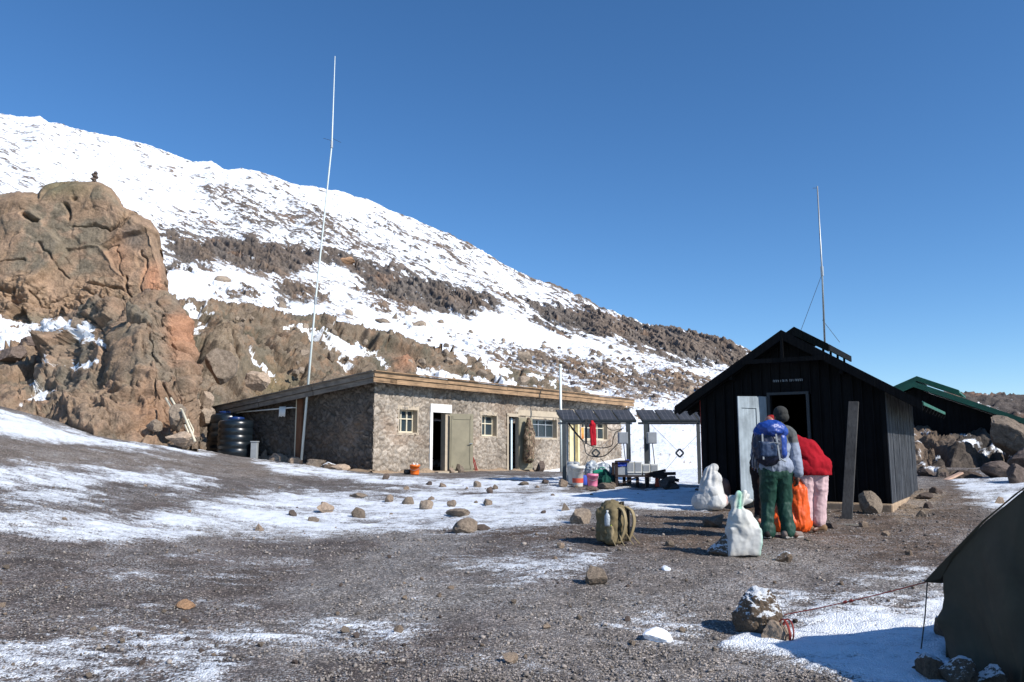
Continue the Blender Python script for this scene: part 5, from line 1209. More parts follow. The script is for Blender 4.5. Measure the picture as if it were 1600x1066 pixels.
# cairn
q = P(147, 288, 43.3); e = empty('cairn', q, 'small cairn of piled stones on top of the cliff', 'cairn')
for k, (dx, dz, w_, h_) in enumerate(((0,.08,.42,.24),(-.03,.27,.34,.2),(.05,.42,.28,.18),(-.05,.55,.3,.16),(.02,.68,.22,.16))):
    o = bpy.data.objects.new('stone', rockmesh(700+k, M_rockd, 2)); o.location = (dx, 0, dz); o.scale = (w_/2, .18, h_/2*1.2); link(o, e)
# fallen poles
def polef(pts, label, r=.035): tag(MB().tube([P(*p_) for p_ in pts], r, 7).build('pole', M_cream, smooth=True), label, 'pole', 'pale poles on the cliff')
polef([(259,622,24.4),(273,646,24.2)], 'uppermost left pale pole lying on the cliff'); polef([(267,622,24.3),(281,646,24.1)], 'uppermost right pale pole lying on the cliff')
polef([(284,640,24.0),(305,690,23.4)], 'longest pale pole leaning down the cliff foot'); polef([(289,661,23.8),(295,655,23.8)], 'shortest pale stick across the poles on the cliff', .02)
polef([(294,656,23.9),(302,672,23.7),(301,680,23.6)], 'bent pale pole right of the longest one on the cliff foot', .025); polef([(265,639,24.2),(284,639,24.1)], 'thin level stick lying across the poles on the cliff', .02)
polef([(289,664,23.7),(299,686,23.5)], 'pale pole just left of the lower end of the longest one', .028)
# thin stick on the soil
A_, B_ = G(1320, 821), G(1346, 822); tag(MB().bar(A_+Vector((0,0,.01)), B_+Vector((0,0,.015)), .02).build('stick', M_cream), 'thin pale stick lying on the soil near the propped plank', 'stick')
# ---------- sacks ----------
M_sack = cloth('woven_sack', None, .75, .3, .3)
def sack(u, v, wpx, hpx_, label, shp, colf, fold):
    q = G(u, v); s_ = q.y/1262.; o = blob('sack', shp(wpx*s_, hpx_*s_), M_sack, None, .011, 3, (.012, 3.2, (1, 1, 1)), (.004, 11, (1, 1, 1)), Matrix.Translation(q), colf, fold); return tag(o, label, 'sack', 'white sacks by the hut')
def tied(W, Hh): return [('b', (W*.04, 0, Hh*.12), (W*.44, W*.28, Hh*.10)), ('b', (W*.05, 0, Hh*.3), (W*.42, W*.28, Hh*.14)), ('e', (W*.05, 0, Hh*.42), (W*.44, W*.33, Hh*.26)), ((W*.04, 0, Hh*.55), (-.02, 0, Hh*.76), W*.34, W*.13), ((-.02, 0, Hh*.76), (-.02, 0, Hh*.82), W*.13, W*.15), ((-.03, 0, Hh*.82), (-W*.24, .02, Hh*.9), W*.12, W*.07), ((-.02, 0, Hh*.82), (-W*.1, -.04, Hh*.97), W*.13, W*.06), ((-.0, 0, Hh*.82), (W*.08, -.02, Hh*.99), W*.13, W*.05), ((-.0, 0, Hh*.82), (W*.2, .03, Hh*.93), W*.12, W*.05), ((0,0,Hh*.82),(W*.28,-.03,Hh*.86),W*.1,W*.04)]
def tfold(W, Hh):
    def f(v):
        v = v.copy(); z = v[:, 2]/Hh; a = np.arctan2(v[:, 1], v[:, 0]); r = np.hypot(v[:, 0], v[:, 1])
        k = 1+.09*np.sin(a*9+1.3*np.sin(z*5))*sstep(.5, .72, z)+.02*np.sin(a*3+z*4); v[:, 0] *= k; v[:, 1] *= k
        v[:, 0] += -.06*W*(1-z)+.02*np.sin(z*7); v[:, 2] = np.maximum(v[:, 2], .0); return v
    return f
def tiedc(v, n):
    c = np.broadcast_to(np.array((.58, .58, .54)), v.shape).copy(); x, z = v[:, 0], v[:, 2]
    g = np.exp(-((x-.17-.05*np.sin(z*6))/.03)**2)*(z < .62); c = mixc(c, (.16, .55, .38), g*.8); c = mixc(c, (.2, .55, .38), np.exp(-((x+.03)/.035)**2)*(z > .55)*.8)
    c = mixc(c, (.40, .42, .46), sstep(.36, .30, z)*.35); return mixc(c, (.33, .29, .24), sstep(.10, .0, z)*.5)  # grey of the lower part is shade put into the colour
sack(1161, 869, 55, 98, 'white sack with green edging, knotted at the top, standing upright on the gravel', tied, tiedc, tfold(.46, .78))
def slump(W, Hh): return [('e', (-.02, 0, Hh*.22), (W*.52, W*.36, Hh*.26)), ((0, 0, Hh*.25), (.05, 0, Hh*.68), W*.40, W*.27), ((.05, 0, Hh*.68), (.0, 0, Hh*.9), W*.25, W*.15), ((.0, 0, Hh*.9), (.05, 0, Hh*.97), W*.13, W*.12), ('e', (W*.12, -.17, Hh*.2), (W*.28, W*.22, Hh*.2)), ('e', (W*.06, -.15, Hh*.4), (W*.2, W*.18, Hh*.15))]
def slc(v, n):
    c = np.broadcast_to(np.array((.50, .50, .49)), v.shape).copy(); x, y, z = v.T; f = np.exp(-((x-.08)**2+(z-.2)**2)/.03)*sstep(-.08, -.2, y)
    c = mixc(c, (.66, .66, .63), f); return mixc(c, (.7, .14, .08), np.exp(-((x-.24)/.03)**2-((z-.18)/.08)**2)*.6)  # pale patch on the lower bulge is sunlight painted into the colour
sack(1112, 797, 54, 66, 'large slumped white sack in the shade at the left corner of the hut', slump, slc, tfold(.64, .78))
q = G(1136, 794); q.y += .25; o = blob('sack', [((0,0,.1), (.03,0,.42), .11, .09), ((.03,0,.42), (-.06,0,.5), .08, .06)], cloth('brown_sack', (.24,.15,.12)), None, .02, 5, (.02, 7, (1,1,.7)), None, Matrix.Translation(q)); tag(o, 'small brown sack standing behind the slumped white one', 'sack')
# ---------- khaki backpack on the ground ----------
M_khaki = cloth('khaki_canvas', (.17, .135, .075), .85, .5); M_khakid = cloth('dark_mesh', (.035, .03, .022), .9, .3); M_khakil = cloth('khaki_webbing', (.27, .215, .125), .8, .4)
q = G(963, 850); bp = empty('khaki_backpack', q, 'khaki canvas backpack standing upright on the gravel with a water bottle in its side pocket', 'backpack', rz=math.radians(46))
blob('pack_body', [('b', (-.02, .03, .24), (.17, .13, .20)), ('e', (-.02, .03, .24), (.2, .16, .26)), ('e', (-.02, .04, .44), (.15, .13, .09))], M_khaki, bp, .012, 3, (.022, 5, (1.5, 1.5, .8)), (.01, 16, (1, 1, 1)))
blob('back_panel', [('b', (0, -.12, .25), (.13, .015, .19))], M_khakid, bp, .012, 3)
blob('front_pocket', [('b', (-.17, .0, .16), (.04, .09, .10))], M_khakil, bp, .012, 4, (.008, 10, (1,1,1)))
def strap(pts, w_, parent, mat, t_=.012, name='strap'):
    mb = MB()
    P_ = [Vector(p) for p in pts]; out = []
    for i in range(len(P_)-1):
        p0, p1, p2, p3 = P_[max(i-1,0)], P_[i], P_[i+1], P_[min(i+2, len(P_)-1)]
        for k in range(5): f = k/5; out.append(.5*((2*p1)+(p2-p0)*f+(2*p0-5*p1+4*p2-p3)*f*f+(-p0+3*p1-3*p2+p3)*f**3))
    out.append(P_[-1]); vs = []
    for i, p in enumerate(out):
        d = (out[min(i+1,len(out)-1)]-out[max(i-1,0)]).normalized(); X = Vector((1,0,0)); N_ = d.cross(X).normalized()
        for sx, sn__ in ((-1,-1),(1,-1),(1,1),(-1,1)): vs.append(p+X*sx*w_/2+N_*sn__*t_/2)
    fs = [(4*i+j, 4*i+(j+1)%4, 4*i+4+(j+1)%4, 4*i+4+j) for i in range(len(out)-1) for j in range(4)]+[(0,1,2,3), tuple(range(len(vs)-4, len(vs)))]
    mb.add(vs, fs); return mb.build(name, mat, parent, smooth=False, bevel=.003)
for sx in (-.07, .07): strap([(sx, -.11, .47), (sx*1.25, -.19, .42), (sx*1.35, -.22, .3), (sx*1.3, -.19, .17), (sx*1.3, -.14, .07)], .055, bp, M_khakil, .018)
MB().tube([(-.05, -.08, .49), (-.03, -.1, .53), (.03, -.1, .53), (.05, -.08, .49)], .012, 8).build('grab_handle', M_khakid, bp)
for k, (x, y) in enumerate(((-.12, -.14), (.12, -.15), (.02, -.15), (-.18, -.06))): MB().tube([(x, y, .14), (x*1.2, y-.05, .06), (x*1.3+.03, y-.08, .005)], .007, 5).build('loose_strap', M_khakil, bp)
MB(Matrix.Translation((-.215, -.03, .24))).lathe((0,0,0), [(.036,0),(.04,.02),(.04,.12),(.022,.16),(.016,.165),(.016,.175)], 14).build('water_bottle', M_clear, bp, smooth=True)
MB(Matrix.Translation((-.215, -.03, .24))).lathe((0,0,.175), [(.017,0),(.017,.02),(.01,.022)], 12).build('bottle_cap', M_white, bp)
blob('pocket_band', [('b', (-.185, -.03, .25), (.03, .06, .01))], simple('lime_band', (.5,.6,.05)), bp, .008, 1)

# ---------- people ----------
def finger(base, dirs, lens, r0):
    out = []; p = Vector(base)
    for k, (d, l) in enumerate(zip(dirs, lens)): q_ = p+Vector(d).normalized()*l; out.append((p.copy(), q_.copy(), r0*(1-.1*k), r0*(1-.1*(k+1)))); p = q_
    return out
def hand_shapes(w, d, side, n_, curl=.5):
    """w wrist, d forearm direction (down), side: thumb direction, n_: palm-facing direction"""
    w, d, side, n_ = Vector(w), Vector(d).normalized(), Vector(side).normalized(), Vector(n_).normalized(); sh = [(w, w+d*.045, .024, .03), (w+d*.04+side*.018, w+d*.085+side*.02, .017, .015), (w+d*.04-side*.018, w+d*.08-side*.02, .017, .014), (w+d*.045, w+d*.085, .018, .015)]
    for k, (o_, L_) in enumerate(((.028, .068), (.010, .076), (-.010, .07), (-.027, .055))):
        b_ = w+d*.088+side*o_; sh += finger(b_, [d, d*(1-curl)+n_*curl, d*(1-1.5*curl)+n_*1.5*curl], [L_*.42, L_*.33, L_*.25], .0088)
    return sh + finger(w+d*.03+side*.026, [d*.6+side*.8, d*.9+side*.35+n_*.3, d+n_*.5], [.035, .03, .024], .0105)
def head_shapes(c, fwd, s=1.):
    c, f = Vector(c), Vector(fwd).normalized(); side = f.cross(Vector((0,0,1))).normalized(); u = Vector((0,0,1))
    sh = [('e', c+f*-.01+u*.02, (.078*s, .092*s, .10*s), ('Z', math.atan2(-f.x, f.y))), ('e', c+f*.02-u*.045, (.062*s, .068*s, .075*s), ('Z', math.atan2(-f.x, f.y))),
          (c+f*.088+u*.012, c+f*.108-u*.022, .009, .014), (c+f*.082-u*.055, c+f*.086-u*.058, .018, .018), (c+f*.07-u*.095, c+f*.055-u*.1, .02, .02)]
    for s_ in (-1, 1): sh += [('e', c+side*s_*.08-u*.01-f*.01, (.014, .02, .032)), (c+side*s_*.022+f*.085+u*.03, c+side*s_*.04+f*.078+u*.03, .010, .010), (c+side*s_*.04+f*.06-u*.015, c+side*s_*.03+f*.065-u*.03, .02, .018)]
    return sh
def face_parts(c, fwd, parent):
    c, f = Vector(c), Vector(fwd).normalized(); side = f.cross(Vector((0,0,1))).normalized(); u = Vector((0,0,1))
    for s_ in (-1, 1): blob('eye', [('e', c+side*s_*.032+f*.077+u*.008, (.011, .011, .009))], M_white, parent, .004, 1)
    blob('mouth', [(c+side*-.02+f*.094-u*.056, c+side*.02+f*.094-u*.056, .006, .006)], simple('lips', (.2,.06,.05), .5), parent, .004, 1)
rz = math.radians
# person one
q = G(1217, 838); q.y = 10.8; q = P(1217, 840, 10.8); q.z = H(q.x, q.y)+.0
ps = 1.0
p1 = [((-.10,0,.92), (.11,0,.92), .11, .11), ((0,0,.95), (.02,0,1.2), .12, .13), ((.02,0,1.2), (.03,.02,1.38), .14, .10), ((-.16,0,1.37), (.20,0,1.37), .065, .065), ((.05,.02,1.38), (.10,.05,1.52), .055, .05),
  ((-.10,0,.9), (-.12,.03,.5), .09, .06), ((-.12,.03,.5), (-.15,.0,.1), .058, .04), ((.11,0,.9), (.12,.03,.5), .09, .06), ((.12,.03,.5), (.12,-.03,.1), .058, .04), ((-.15,0,.07), (-.19,-.04,.03), .045, .035), ((.12,-.03,.07), (.2,-.08,.04), .045, .035),
  ((.20,0,1.37), (.27,.02,1.08), .05, .042), ((.27,.02,1.08), (.27,-.06,.82), .04, .03), ((-.17,0,1.37), (-.24,.03,1.1), .05, .042), ((-.24,.03,1.1), (-.2,.22,.95), .04, .03)]
hf = Vector((-.35, .93, 0)); hc1 = Vector((.115, .06, 1.605))
p1 += hand_shapes((.27,-.06,.81), (-.15,0,-1), (-.3,1,0), (-1,0,0), .5) + hand_shapes((-.2,.22,.95), (.1,1,-.35), (1,0,.1), (0,0,-1), .4) + head_shapes(hc1, hf)
body = blob('person', p1, M_skin, None, .0085, 2); body.location = q; body.scale = (ps, ps, ps)
tag(body, 'person in dark knit hat and grey blue fleece with a blue backpack, seen from behind', 'person'); face_parts(hc1, hf, body)
def jc(v, n):
    c = np.broadcast_to(np.array((.24, .275, .35)), v.shape).copy(); x, y, z = v.T
    yoke = sstep(-.015, .015, z-1.235-.05*np.abs(x)); return mixc(c, (.10, .105, .105), yoke)
J = [((-.07,0,.93), (.10,0,.93), .13, .13), ((0,0,.95), (.02,0,1.2), .155, .155), ((.02,0,1.2), (.03,.01,1.36), .17, .12), ((-.15,0,1.36), (.2,0,1.36), .085, .085), ((.04,.02,1.4), (.05,.03,1.47), .075, .07), ((.06,.01,1.44), (.18,0,1.37), .075, .088), ((.03,.01,1.44), (-.13,0,1.37), .075, .088),
  ((.20,0,1.36), (.27,.02,1.08), .078, .068), ((.27,.02,1.08), (.27,-.06,.85), .066, .055), ((-.17,0,1.36), (-.24,.03,1.1), .078, .066), ((-.24,.03,1.1), (-.2,.2,.96), .064, .052)]
def hem(z0, x=0.):
    def f(v):
        v = v.copy(); m_ = (v[:, 2] < z0) & (np.abs(v[:, 0]) < .215+x); v[m_, 2] = z0+(v[m_, 2]-z0)*.08; return v
    return f
blob('jacket', J, M_colcloth, body, .010, 2, (.016, 3.2, (1.6, 1.6, 1.0)), (.008, 9, (1.3, 1.3, 1)), None, jc, hem(.85))
blob('collar', [((.0,.0,1.455), (.11,.02,1.455), .03, .03), ((.11,.02,1.455), (.1,.09,1.46), .03, .028)], cloth('pale_collar', (.5,.52,.5)), body, .01, 3)
blob('trousers', [((-.08,0,.86), (.09,0,.86), .13, .13), ((-.08,0,.84), (-.115,.05,.47), .12, .088), ((-.115,.05,.47), (-.15,.0,.12), .086, .068), ((-.15,0,.13), (-.15,0,.08), .088, .092), ((.095,0,.84), (.105,.05,.47), .12, .088), ((.105,.05,.47), (.115,-.03,.13), .086, .068), ((.115,-.03,.13), (.115,-.03,.07), .086, .09)], cloth('green_trousers', (.008, .045, .031), .6, .15, .35), body, .010, 2, (.015, 3.0, (1.6, 1.6, .9)), (.008, 9, (1.3, 1.3, .8)))
blob('hat', [('e', hc1+Vector((-.0,-.012,.045)), (.094, .108, .095)), ('e', hc1+Vector((.01,-.03,-.01)), (.09, .095, .075))], cloth('knit_hat', (.036, .036, .034), .95, .6), body, .009, 3, (.003, 40, (1, 1, .3)))
M_shoe = cloth('grey_shoe', (.20, .16, .14), .8); M_shoed = cloth('dark_shoe', (.02, .018, .018), .7)
def shoe(parent, x, y, ang, mat, z=.0, sole=(.3, .28, .26)):
    f = Vector((math.sin(ang), math.cos(ang), 0)); c = Vector((x, y, z)); o = blob('shoe', [(c-f*.07+Vector((0,0,.055)), c+f*.16+Vector((0,0,.04)), .052, .042), (c-f*.06+Vector((0,0,.07)), c+f*.02+Vector((0,0,.10)), .05, .045)], mat, parent, .01, 3, sheet=lambda v: np.where(np.arange(3)[None] == 2, np.maximum(v, z+.012), v))
    blob('sole', [('b', c+f*.045+Vector((0,0,.012)), (.05, .135, .012), ('Z', -ang))], simple('sole', sole, .8), o, .008, 1)
shoe(body, -.155, 0., rz(15), M_shoed); shoe(body, .13, -.05, rz(75), M_shoe)
# blue backpack on his back
M_bpb = cloth('blue_nylon', (.010, .045, .25), .45, .1, .5); M_bpd = cloth('navy_nylon', (.012, .018, .045), .5, .1, .4)
BP = bpy.data.objects.new('blue_backpack', None); link(BP); BP.location = (q.x-.075, q.y, q.z); BP.rotation_euler = (0, 0, 0); tag(BP, 'bright blue and navy rucksack worn on the back of the person in the dark hat', 'backpack')
blob('pack_body', [('b', (-.09, -.23, 1.20), (.15, .10, .17)), ('e', (-.09, -.22, 1.2), (.2, .15, .25))], M_bpd, BP, .013, 6, (.012, 6, (1, 1, 1)), (.005, 22, (1, 1, 1)))
blob('lid', [('e', (-.05, -.24, 1.42), (.18, .15, .11)), ((-.17, -.24, 1.38), (.07, -.24, 1.40), .09, .09)], M_bpb, BP, .011, 3, (.016, 6, (1, 1, 1.6)), (.006, 18, (1, 1, 1)))
blob('side_pocket', [((.07, -.27, 1.10), (.075, -.27, 1.32), .06, .055)], M_bpb, BP, .012, 3, (.012, 10, (1, 1, .5)))
blob('front_pocket', [('b', (-.12, -.35, 1.16), (.10, .03, .09))], cloth('slate_nylon', (.03, .05, .10), .5), BP, .012, 4, (.01, 10, (1, 1, 1)))
for a_, b_ in (((-.03, -.385, 1.36), (.01, -.385, 1.02)), ((-.2, -.36, 1.36), (-.2, -.37, 1.03)), ((-.24, -.33, 1.26), (.02, -.40, 1.24)), ((.02,-.37,1.04), (.12,-.28,1.0))): MB().bar(a_, b_, .02, .012).build('webbing', M_greyp, BP)
strap([(.10, -.1, 1.43), (.12, -.02, 1.455), (.13, .08, 1.42), (.14, .16, 1.3), (.13, .17, 1.1)], .05, BP, M_bpd, .015, 'shoulder_strap'); strap([(-.14, -.1, 1.42), (-.15, 0, 1.455), (-.15, .1, 1.4), (-.16, .17, 1.25), (-.15, .17, 1.1)], .05, BP, M_bpd, .015, 'shoulder_strap')
for x, z_ in ((-.30, .88), (-.33, .93), (-.26, .86)): MB().tube([(x+.03, -.24, 1.12), (x, -.25, 1.0), (x+.005, -.26, z_)], .007, 5).build('loose_strap', M_bpd, BP)

# person two: bending over, red fleece, pink trousers
q2 = P(1272, 829, 11.25); q2.z = H(q2.x, q2.y)
hc2 = Vector((-.50, .28, 1.10)); hf2 = Vector((-.8, .3, -.35))
p2 = [((-.10,0,.86), (.10,0,.86), .10, .10), ((0,0,.88), (-.10,.08,1.1), .11, .12), ((-.10,.08,1.1), (-.28,.18,1.24), .12, .10), ((-.30,.02,1.25), (-.28,.34,1.25), .06, .06), ((-.30,.2,1.24), (-.46,.26,1.15), .055, .05),
  ((-.09,0,.84), (-.10,.02,.46), .085, .06), ((-.10,.02,.46), (-.12,0,.09), .055, .04), ((.10,0,.84), (.08,.02,.46), .085, .06), ((.08,.02,.46), (.06,0,.09), .055, .04), ((-.12,0,.06), (-.2,-.03,.035), .04, .032), ((.06,0,.06), (-.02,-.04,.035), .04, .032),
  ((-.30,.0,1.24), (-.27,-.06,.98), .048, .04), ((-.27,-.06,.98), (-.36,-.0,.78), .038, .028), ((-.28,.36,1.24), (-.36,.4,.98), .048, .04), ((-.36,.4,.98), (-.42,.25,.8), .038, .028)]
p2 += hand_shapes((-.36,0,.78), (-.3,.1,-1), (.2,1,0), (-1,0,0), .7) + hand_shapes((-.42,.25,.8), (-.1,-.3,-1), (.1,-1,0), (1,0,0), .7) + head_shapes(hc2, hf2)
body2 = blob('person', p2, M_skin, None, .0085, 2); body2.location = q2; tag(body2, 'person bending forward in a red fleece and pale pink trousers', 'person'); face_parts(hc2, hf2, body2)
blob('fleece', [((-.09,0,.92), (.11,0,.90), .15, .16), ((0,0,.92), (-.09,.07,1.12), .18, .18), ((-.09,.07,1.12), (-.26,.17,1.25), .18, .13), ((-.28,.04,1.26), (-.27,.32,1.26), .085, .085), ((-.29,.0,1.24), (-.26,-.07,.98), .075, .065), ((-.26,-.07,.98), (-.34,-.02,.83), .062, .052), ((-.28,.36,1.24), (-.36,.4,.98), .075, .065), ((-.36,.4,.98), (-.41,.28,.84), .06, .05), ((-.02,.05,1.12), (.15,-.02,.82), .16, .11), ((-.12,-.03,.88), (.08,-.05,.82), .14, .12)], cloth('red_fleece', (.30, .010, .018), .95, .4, .1), body2, .011, 6, (.018, 2.6, (1, 1, 1)), (.005, 9, (1, 1, 1)), None, None, hem(.78, .06))
blob('trousers', [((-.08,0,.82), (.08,0,.82), .135, .135), ((-.09,0,.8), (-.10,.02,.45), .13, .10), ((-.10,.02,.45), (-.12,0,.15), .10, .085), ((.10,0,.8), (.09,.02,.45), .13, .10), ((.09,.02,.45), (.065,0,.15), .10, .085)], cloth('pink_trousers', (.60, .42, .43), .8, .2), body2, .011, 3, (.016, 3.4, (1.6, 1.6, .6)), (.007, 9, (.8, .8, 1.4)))
blob('headscarf', [('e', hc2+Vector((.02,.0,.04)), (.1, .1, .1))], cloth('maroon_scarf', (.12, .012, .018)), body2, .01, 3)
M_boot = cloth('brown_boot', (.20, .12, .065), .8); shoe(body2, -.12, 0, rz(-80), M_boot, 0, (.1,.07,.05)); shoe(body2, .06, 0, rz(-75), M_boot, 0, (.1,.07,.05))
# person three: dark clothes, half hidden behind person one
q3 = P(1189, 797, 12.3); q3.z = H(q3.x, q3.y); hc3 = Vector((.19, -.04, 1.50)); hf3 = Vector((.15, -.95, 0))
p3_ = [((-.02,0,.86), (.14,0,.86), .10, .10), ((.06,0,.88), (.14,0,1.1), .11, .12), ((.14,0,1.1), (.2,0,1.27), .12, .10), ((.03,0,1.27), (.36,0,1.27), .06, .06), ((.2,0,1.28), (.2,-.02,1.44), .05, .05), ((-.02,0,.84), (-.01,-.02,.45), .085, .06), ((-.01,-.02,.45), (-.02,0,.08), .055, .04), ((.14,0,.84), (.17,-.02,.45), .085, .06), ((.17,-.02,.45), (.18,0,.08), .055, .04), ((-.02,0,.06), (-.06,-.08,.035), .04, .032), ((.18,0,.06), (.18,-.08,.035), .04, .032),
  ((.03,0,1.26), (-.03,.03,1.0), .048, .04), ((-.03,.03,1.0), (.02,-.14,.86), .038, .028), ((.37,0,1.26), (.42,.03,1.0), .048, .04), ((.42,.03,1.0), (.36,-.14,.86), .038, .028)]
p3_ += hand_shapes((.02,-.14,.86), (.4,-.6,-.5), (0,-.5,.8), (1,0,0), .4)+hand_shapes((.36,-.14,.86), (-.4,-.6,-.5), (0,-.5,.8), (-1,0,0), .4)+head_shapes(hc3, hf3)
body3 = blob('person', p3_, simple('warm_skin', (.42, .17, .12), .5), None, .009, 2); body3.location = q3; tag(body3, 'person in dark clothes and a red cap, mostly hidden behind the one with the backpack', 'person'); face_parts(hc3, hf3, body3)
M_dkc = cloth('black_brown_cloth', (.02, .013, .012), .85)
blob('jacket', [((0,0,.9), (.13,0,.9), .13, .13), ((.06,0,.9), (.14,0,1.1), .15, .15), ((.14,0,1.1), (.2,0,1.26), .15, .11), ((.04,0,1.26), (.36,0,1.26), .08, .08), ((.03,0,1.26), (-.03,.03,1.0), .07, .06), ((-.03,.03,1.0), (.01,-.11,.88), .058, .048), ((.37,0,1.26), (.42,.03,1.0), .07, .06), ((.42,.03,1.0), (.37,-.11,.88), .058, .048)], M_dkc, body3, .015, 5, (.012, 6, (1,1,1)))
blob('trousers', [((-.01,0,.82), (.13,0,.82), .125, .125), ((-.02,0,.8), (-.01,-.02,.45), .11, .085), ((-.01,-.02,.45), (-.02,0,.1), .085, .07), ((.14,0,.8), (.17,-.02,.45), .11, .085), ((.17,-.02,.45), (.18,0,.1), .085, .07)], M_dkc, body3, .015, 4, (.012, 7, (1,1,1)))
blob('cap', [('e', hc3+Vector((.03,.03,.06)), (.092, .10, .075)), ('e', hc3+Vector((.03,.04,.0)), (.09, .085, .06))], cloth('dark_red_cap', (.30, .015, .015)), body3, .01, 2)
shoe(body3, -.04, -.02, rz(-120), M_shoed); shoe(body3, .18, -.02, rz(180), M_shoed)
# orange sack they hold
q4 = P(1236, 832, 11.25); q4.z = H(q4.x, q4.y)
o = blob('orange_bag', [((-.14,0,.14), (.12,0,.14), .13, .15), ((.1,0,.15), (.12,-.02,.55), .15, .11), ((.12,-.02,.55), (.11,0,.84), .10, .055), ((-.14,0,.15), (-.1,0,.3), .12, .08)], cloth('orange_nylon', (.75, .10, .012), .5, .15, .4), None, .012, 3, (.02, 4, (2.2, 2.2, .4)), (.008, 13, (1, 1, .7)), Matrix.Translation(q4)); tag(o, 'big bright orange bag held open between the people', 'bag')

# ---------- tent ----------
t = NT('olive_canvas'); n = t.noise(3, 5, .6); n2 = t.noise(260, 2, .5); col = t.ramp(n, [(.3, (.062, .050, .034)), (.6, (.084, .070, .047)), (.8, (.105, .09, .062))]); M_tent = t.fin(col, .85, t.bump(n2, .25, .002), spec=.25)
A0 = P(1449, 909, 6.05); Pk = Vector((4.15, 4.75, EYE+.52)); Rd = Vector((3.2, .9, 0))          # ridge end and ridge direction
M_ = P(1600, 766, 5.35)
B1 = P(1478, 1040, 5.85); B1.z = H(B1.x, B1.y)-.02; B0 = P(1480, 900, 5.95)
F1 = Vector((3.45, 3.6, 0)); F1.z = H(F1.x, F1.y)-.02; F0 = Vector((3.35, 3.62, .55))
tent = empty('tent', (B1.x, B1.y, B1.z), 'big dark olive canvas tent cut off by the right edge, guyed with red rope', 'tent'); T0 = -np.array(tent.location)
# end wall: ruled between base line B1->F1 and roof edge A0->M_->Pk->F0
def lerpn(pts, f):
    pts = np.array([list(p_) for p_ in pts]); d_ = np.r_[0, np.cumsum(np.linalg.norm(np.diff(pts, axis=0), axis=1))]; d_ /= d_[-1]; return np.stack([np.interp(f, d_, pts[:, k]) for k in range(3)], -1)
nc, nr = 220, 150; f = np.linspace(0, 1, nc)
top_ = lerpn([P(1472, 889, 5.97), P(1500, 855, 5.84), P(1540, 815, 5.66), M_, Pk, Pk*.5+F0*.5+Vector((0,0,.03)), F0], f); bot_ = lerpn([B1, B1*.55+F1*.45, F1], f); g_ = np.linspace(0, 1, nr)[:, None, None]
S_ = bot_[None]*(1-g_)+top_[None]*g_; nrm = np.array((-.93, -.3, .1))
ff_ = f[None]*np.ones((nr, 1)); gg = g_[..., 0]*np.ones((1, nc)); pN = np.stack([ff_*7+gg*1.2, gg*.9, 0*ff_], -1)
dd_ = .05*fbm(pN, 4)+.03*np.sin(ff_*26+gg*5+2*fbm(pN*.7, 2))*(1-gg)*.8 + .05*np.sin(gg*math.pi)*np.sin(f*math.pi)[None]; S_ = S_+(dd_*(1-gg**4))[..., None]*nrm
S_[..., 0] += -.05*np.exp(-((gg-.42)/.1)**2)*np.exp(-(ff_/.04)**2)
eo = gridmesh('end_wall', S_+T0, mat=M_tent, parent=tent); eo.modifiers.new('s', 'SOLIDIFY').thickness = .01
def panel(name, a, b, c, d, n1=60, n2=60, amp=.03):
    f1_ = np.linspace(0, 1, n1)[None, :, None]; f2_ = np.linspace(0, 1, n2)[:, None, None]; a, b, c, d = [np.array(list(x)) for x in (a, b, c, d)]
    S = (a*(1-f1_)+b*f1_)*(1-f2_)+(d*(1-f1_)+c*f1_)*f2_; n__ = np.cross(b-a, d-a); n__ /= np.linalg.norm(n__); w_ = np.sin(np.linspace(0, math.pi, n1))[None]*np.sin(np.linspace(0, math.pi, n2))[:, None]
    S = S+(amp*fbm(S*1.7, 3)-.06*w_*0)[..., None]*n__; o = gridmesh(name, S+T0, mat=M_tent, parent=tent); o.modifiers.new('s', 'SOLIDIFY').thickness = .008; return o
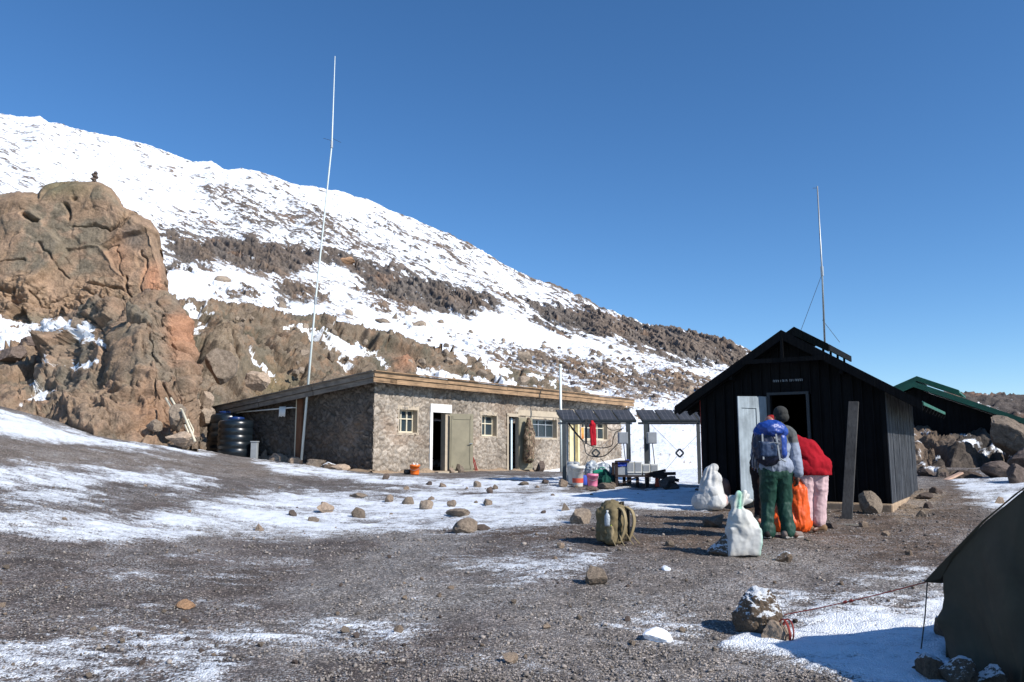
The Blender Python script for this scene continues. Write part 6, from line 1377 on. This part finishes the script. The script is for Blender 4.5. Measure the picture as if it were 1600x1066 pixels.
panel('roof', A0, Vector(A0)+Rd, Vector(Pk)+Rd, Pk); panel('roof', F0, Vector(F0)+Rd, Vector(Pk)+Rd, Pk); panel('side_wall', B1, Vector(B1)+Rd, Vector(B0)+Rd, B0); panel('side_wall', F1, Vector(F1)+Rd, Vector(F0)+Rd, F0)
for fs_ in (.3, .62):
    k_ = int(fs_*nc); sm = S_[:, k_]+T0+nrm*.012; MB().tube([Vector(x_) for x_ in sm[::6]], .007, 5).build('seam', M_tent, tent)
# fly edge from the tip
edge = lerpn([A0, P(1477, 879, 5.95), P(1540, 814, 5.65), M_, Pk], np.linspace(0, 1, 60)); low = lerpn([A0, P(1477, 904, 5.98), P(1492, 872, 5.9), P(1540, 818, 5.66), M_-Vector((0,0,.01)), Pk-Vector((0,0,.02))], np.linspace(0, 1, 60))
g2_ = np.linspace(0, 1, 10)[:, None, None]; S = edge[None]*(1-g2_)+low[None]*g2_; S[..., 0] -= .025; o = gridmesh('fly_edge', S+T0, mat=M_tent, parent=tent); o.modifiers.new('s', 'SOLIDIFY').thickness = .012
# ropes
mb = MB(Matrix.Translation(T0.tolist())); R1 = G(1226, 985); R1.z += .12; out = [Vector(A0).lerp(R1, k/24)-Vector((0,0,.012*4*(k/24)*(1-k/24))) for k in range(25)]; mb.tube(out, .0042, 6).build('guy_rope', M_rope, tent)
for k in (9, 10): MB(Matrix.Translation(T0.tolist())).tube([out[k+3], out[k+3].lerp(out[k+4], .5)], .011, 8).build('rope_knot', M_rope, tent)
gz = P(1440, 1030, 6.02); gz.z = H(gz.x, gz.y)+.01; MB(Matrix.Translation(T0.tolist())).tube([A0, Vector(A0)*.5+gz*.5+Vector((.006,0,0)), gz], .005, 5).build('door_cord', M_wire, tent)
# rope round the tan stone
q = G(1212, 998); rr = []
for k in range(60):
    a = k/59*2*math.pi*3; rr.append(q+Vector((.075+.02*math.cos(a*.5)+.012*k/60, -.02+.115*math.sin(a), .062+.085*math.cos(a))))
tag(MB().tube(rr, .006, 6).build('rope_coil', M_rope), 'red rope looped round the tan stone beside the snowy boulder', 'rope')
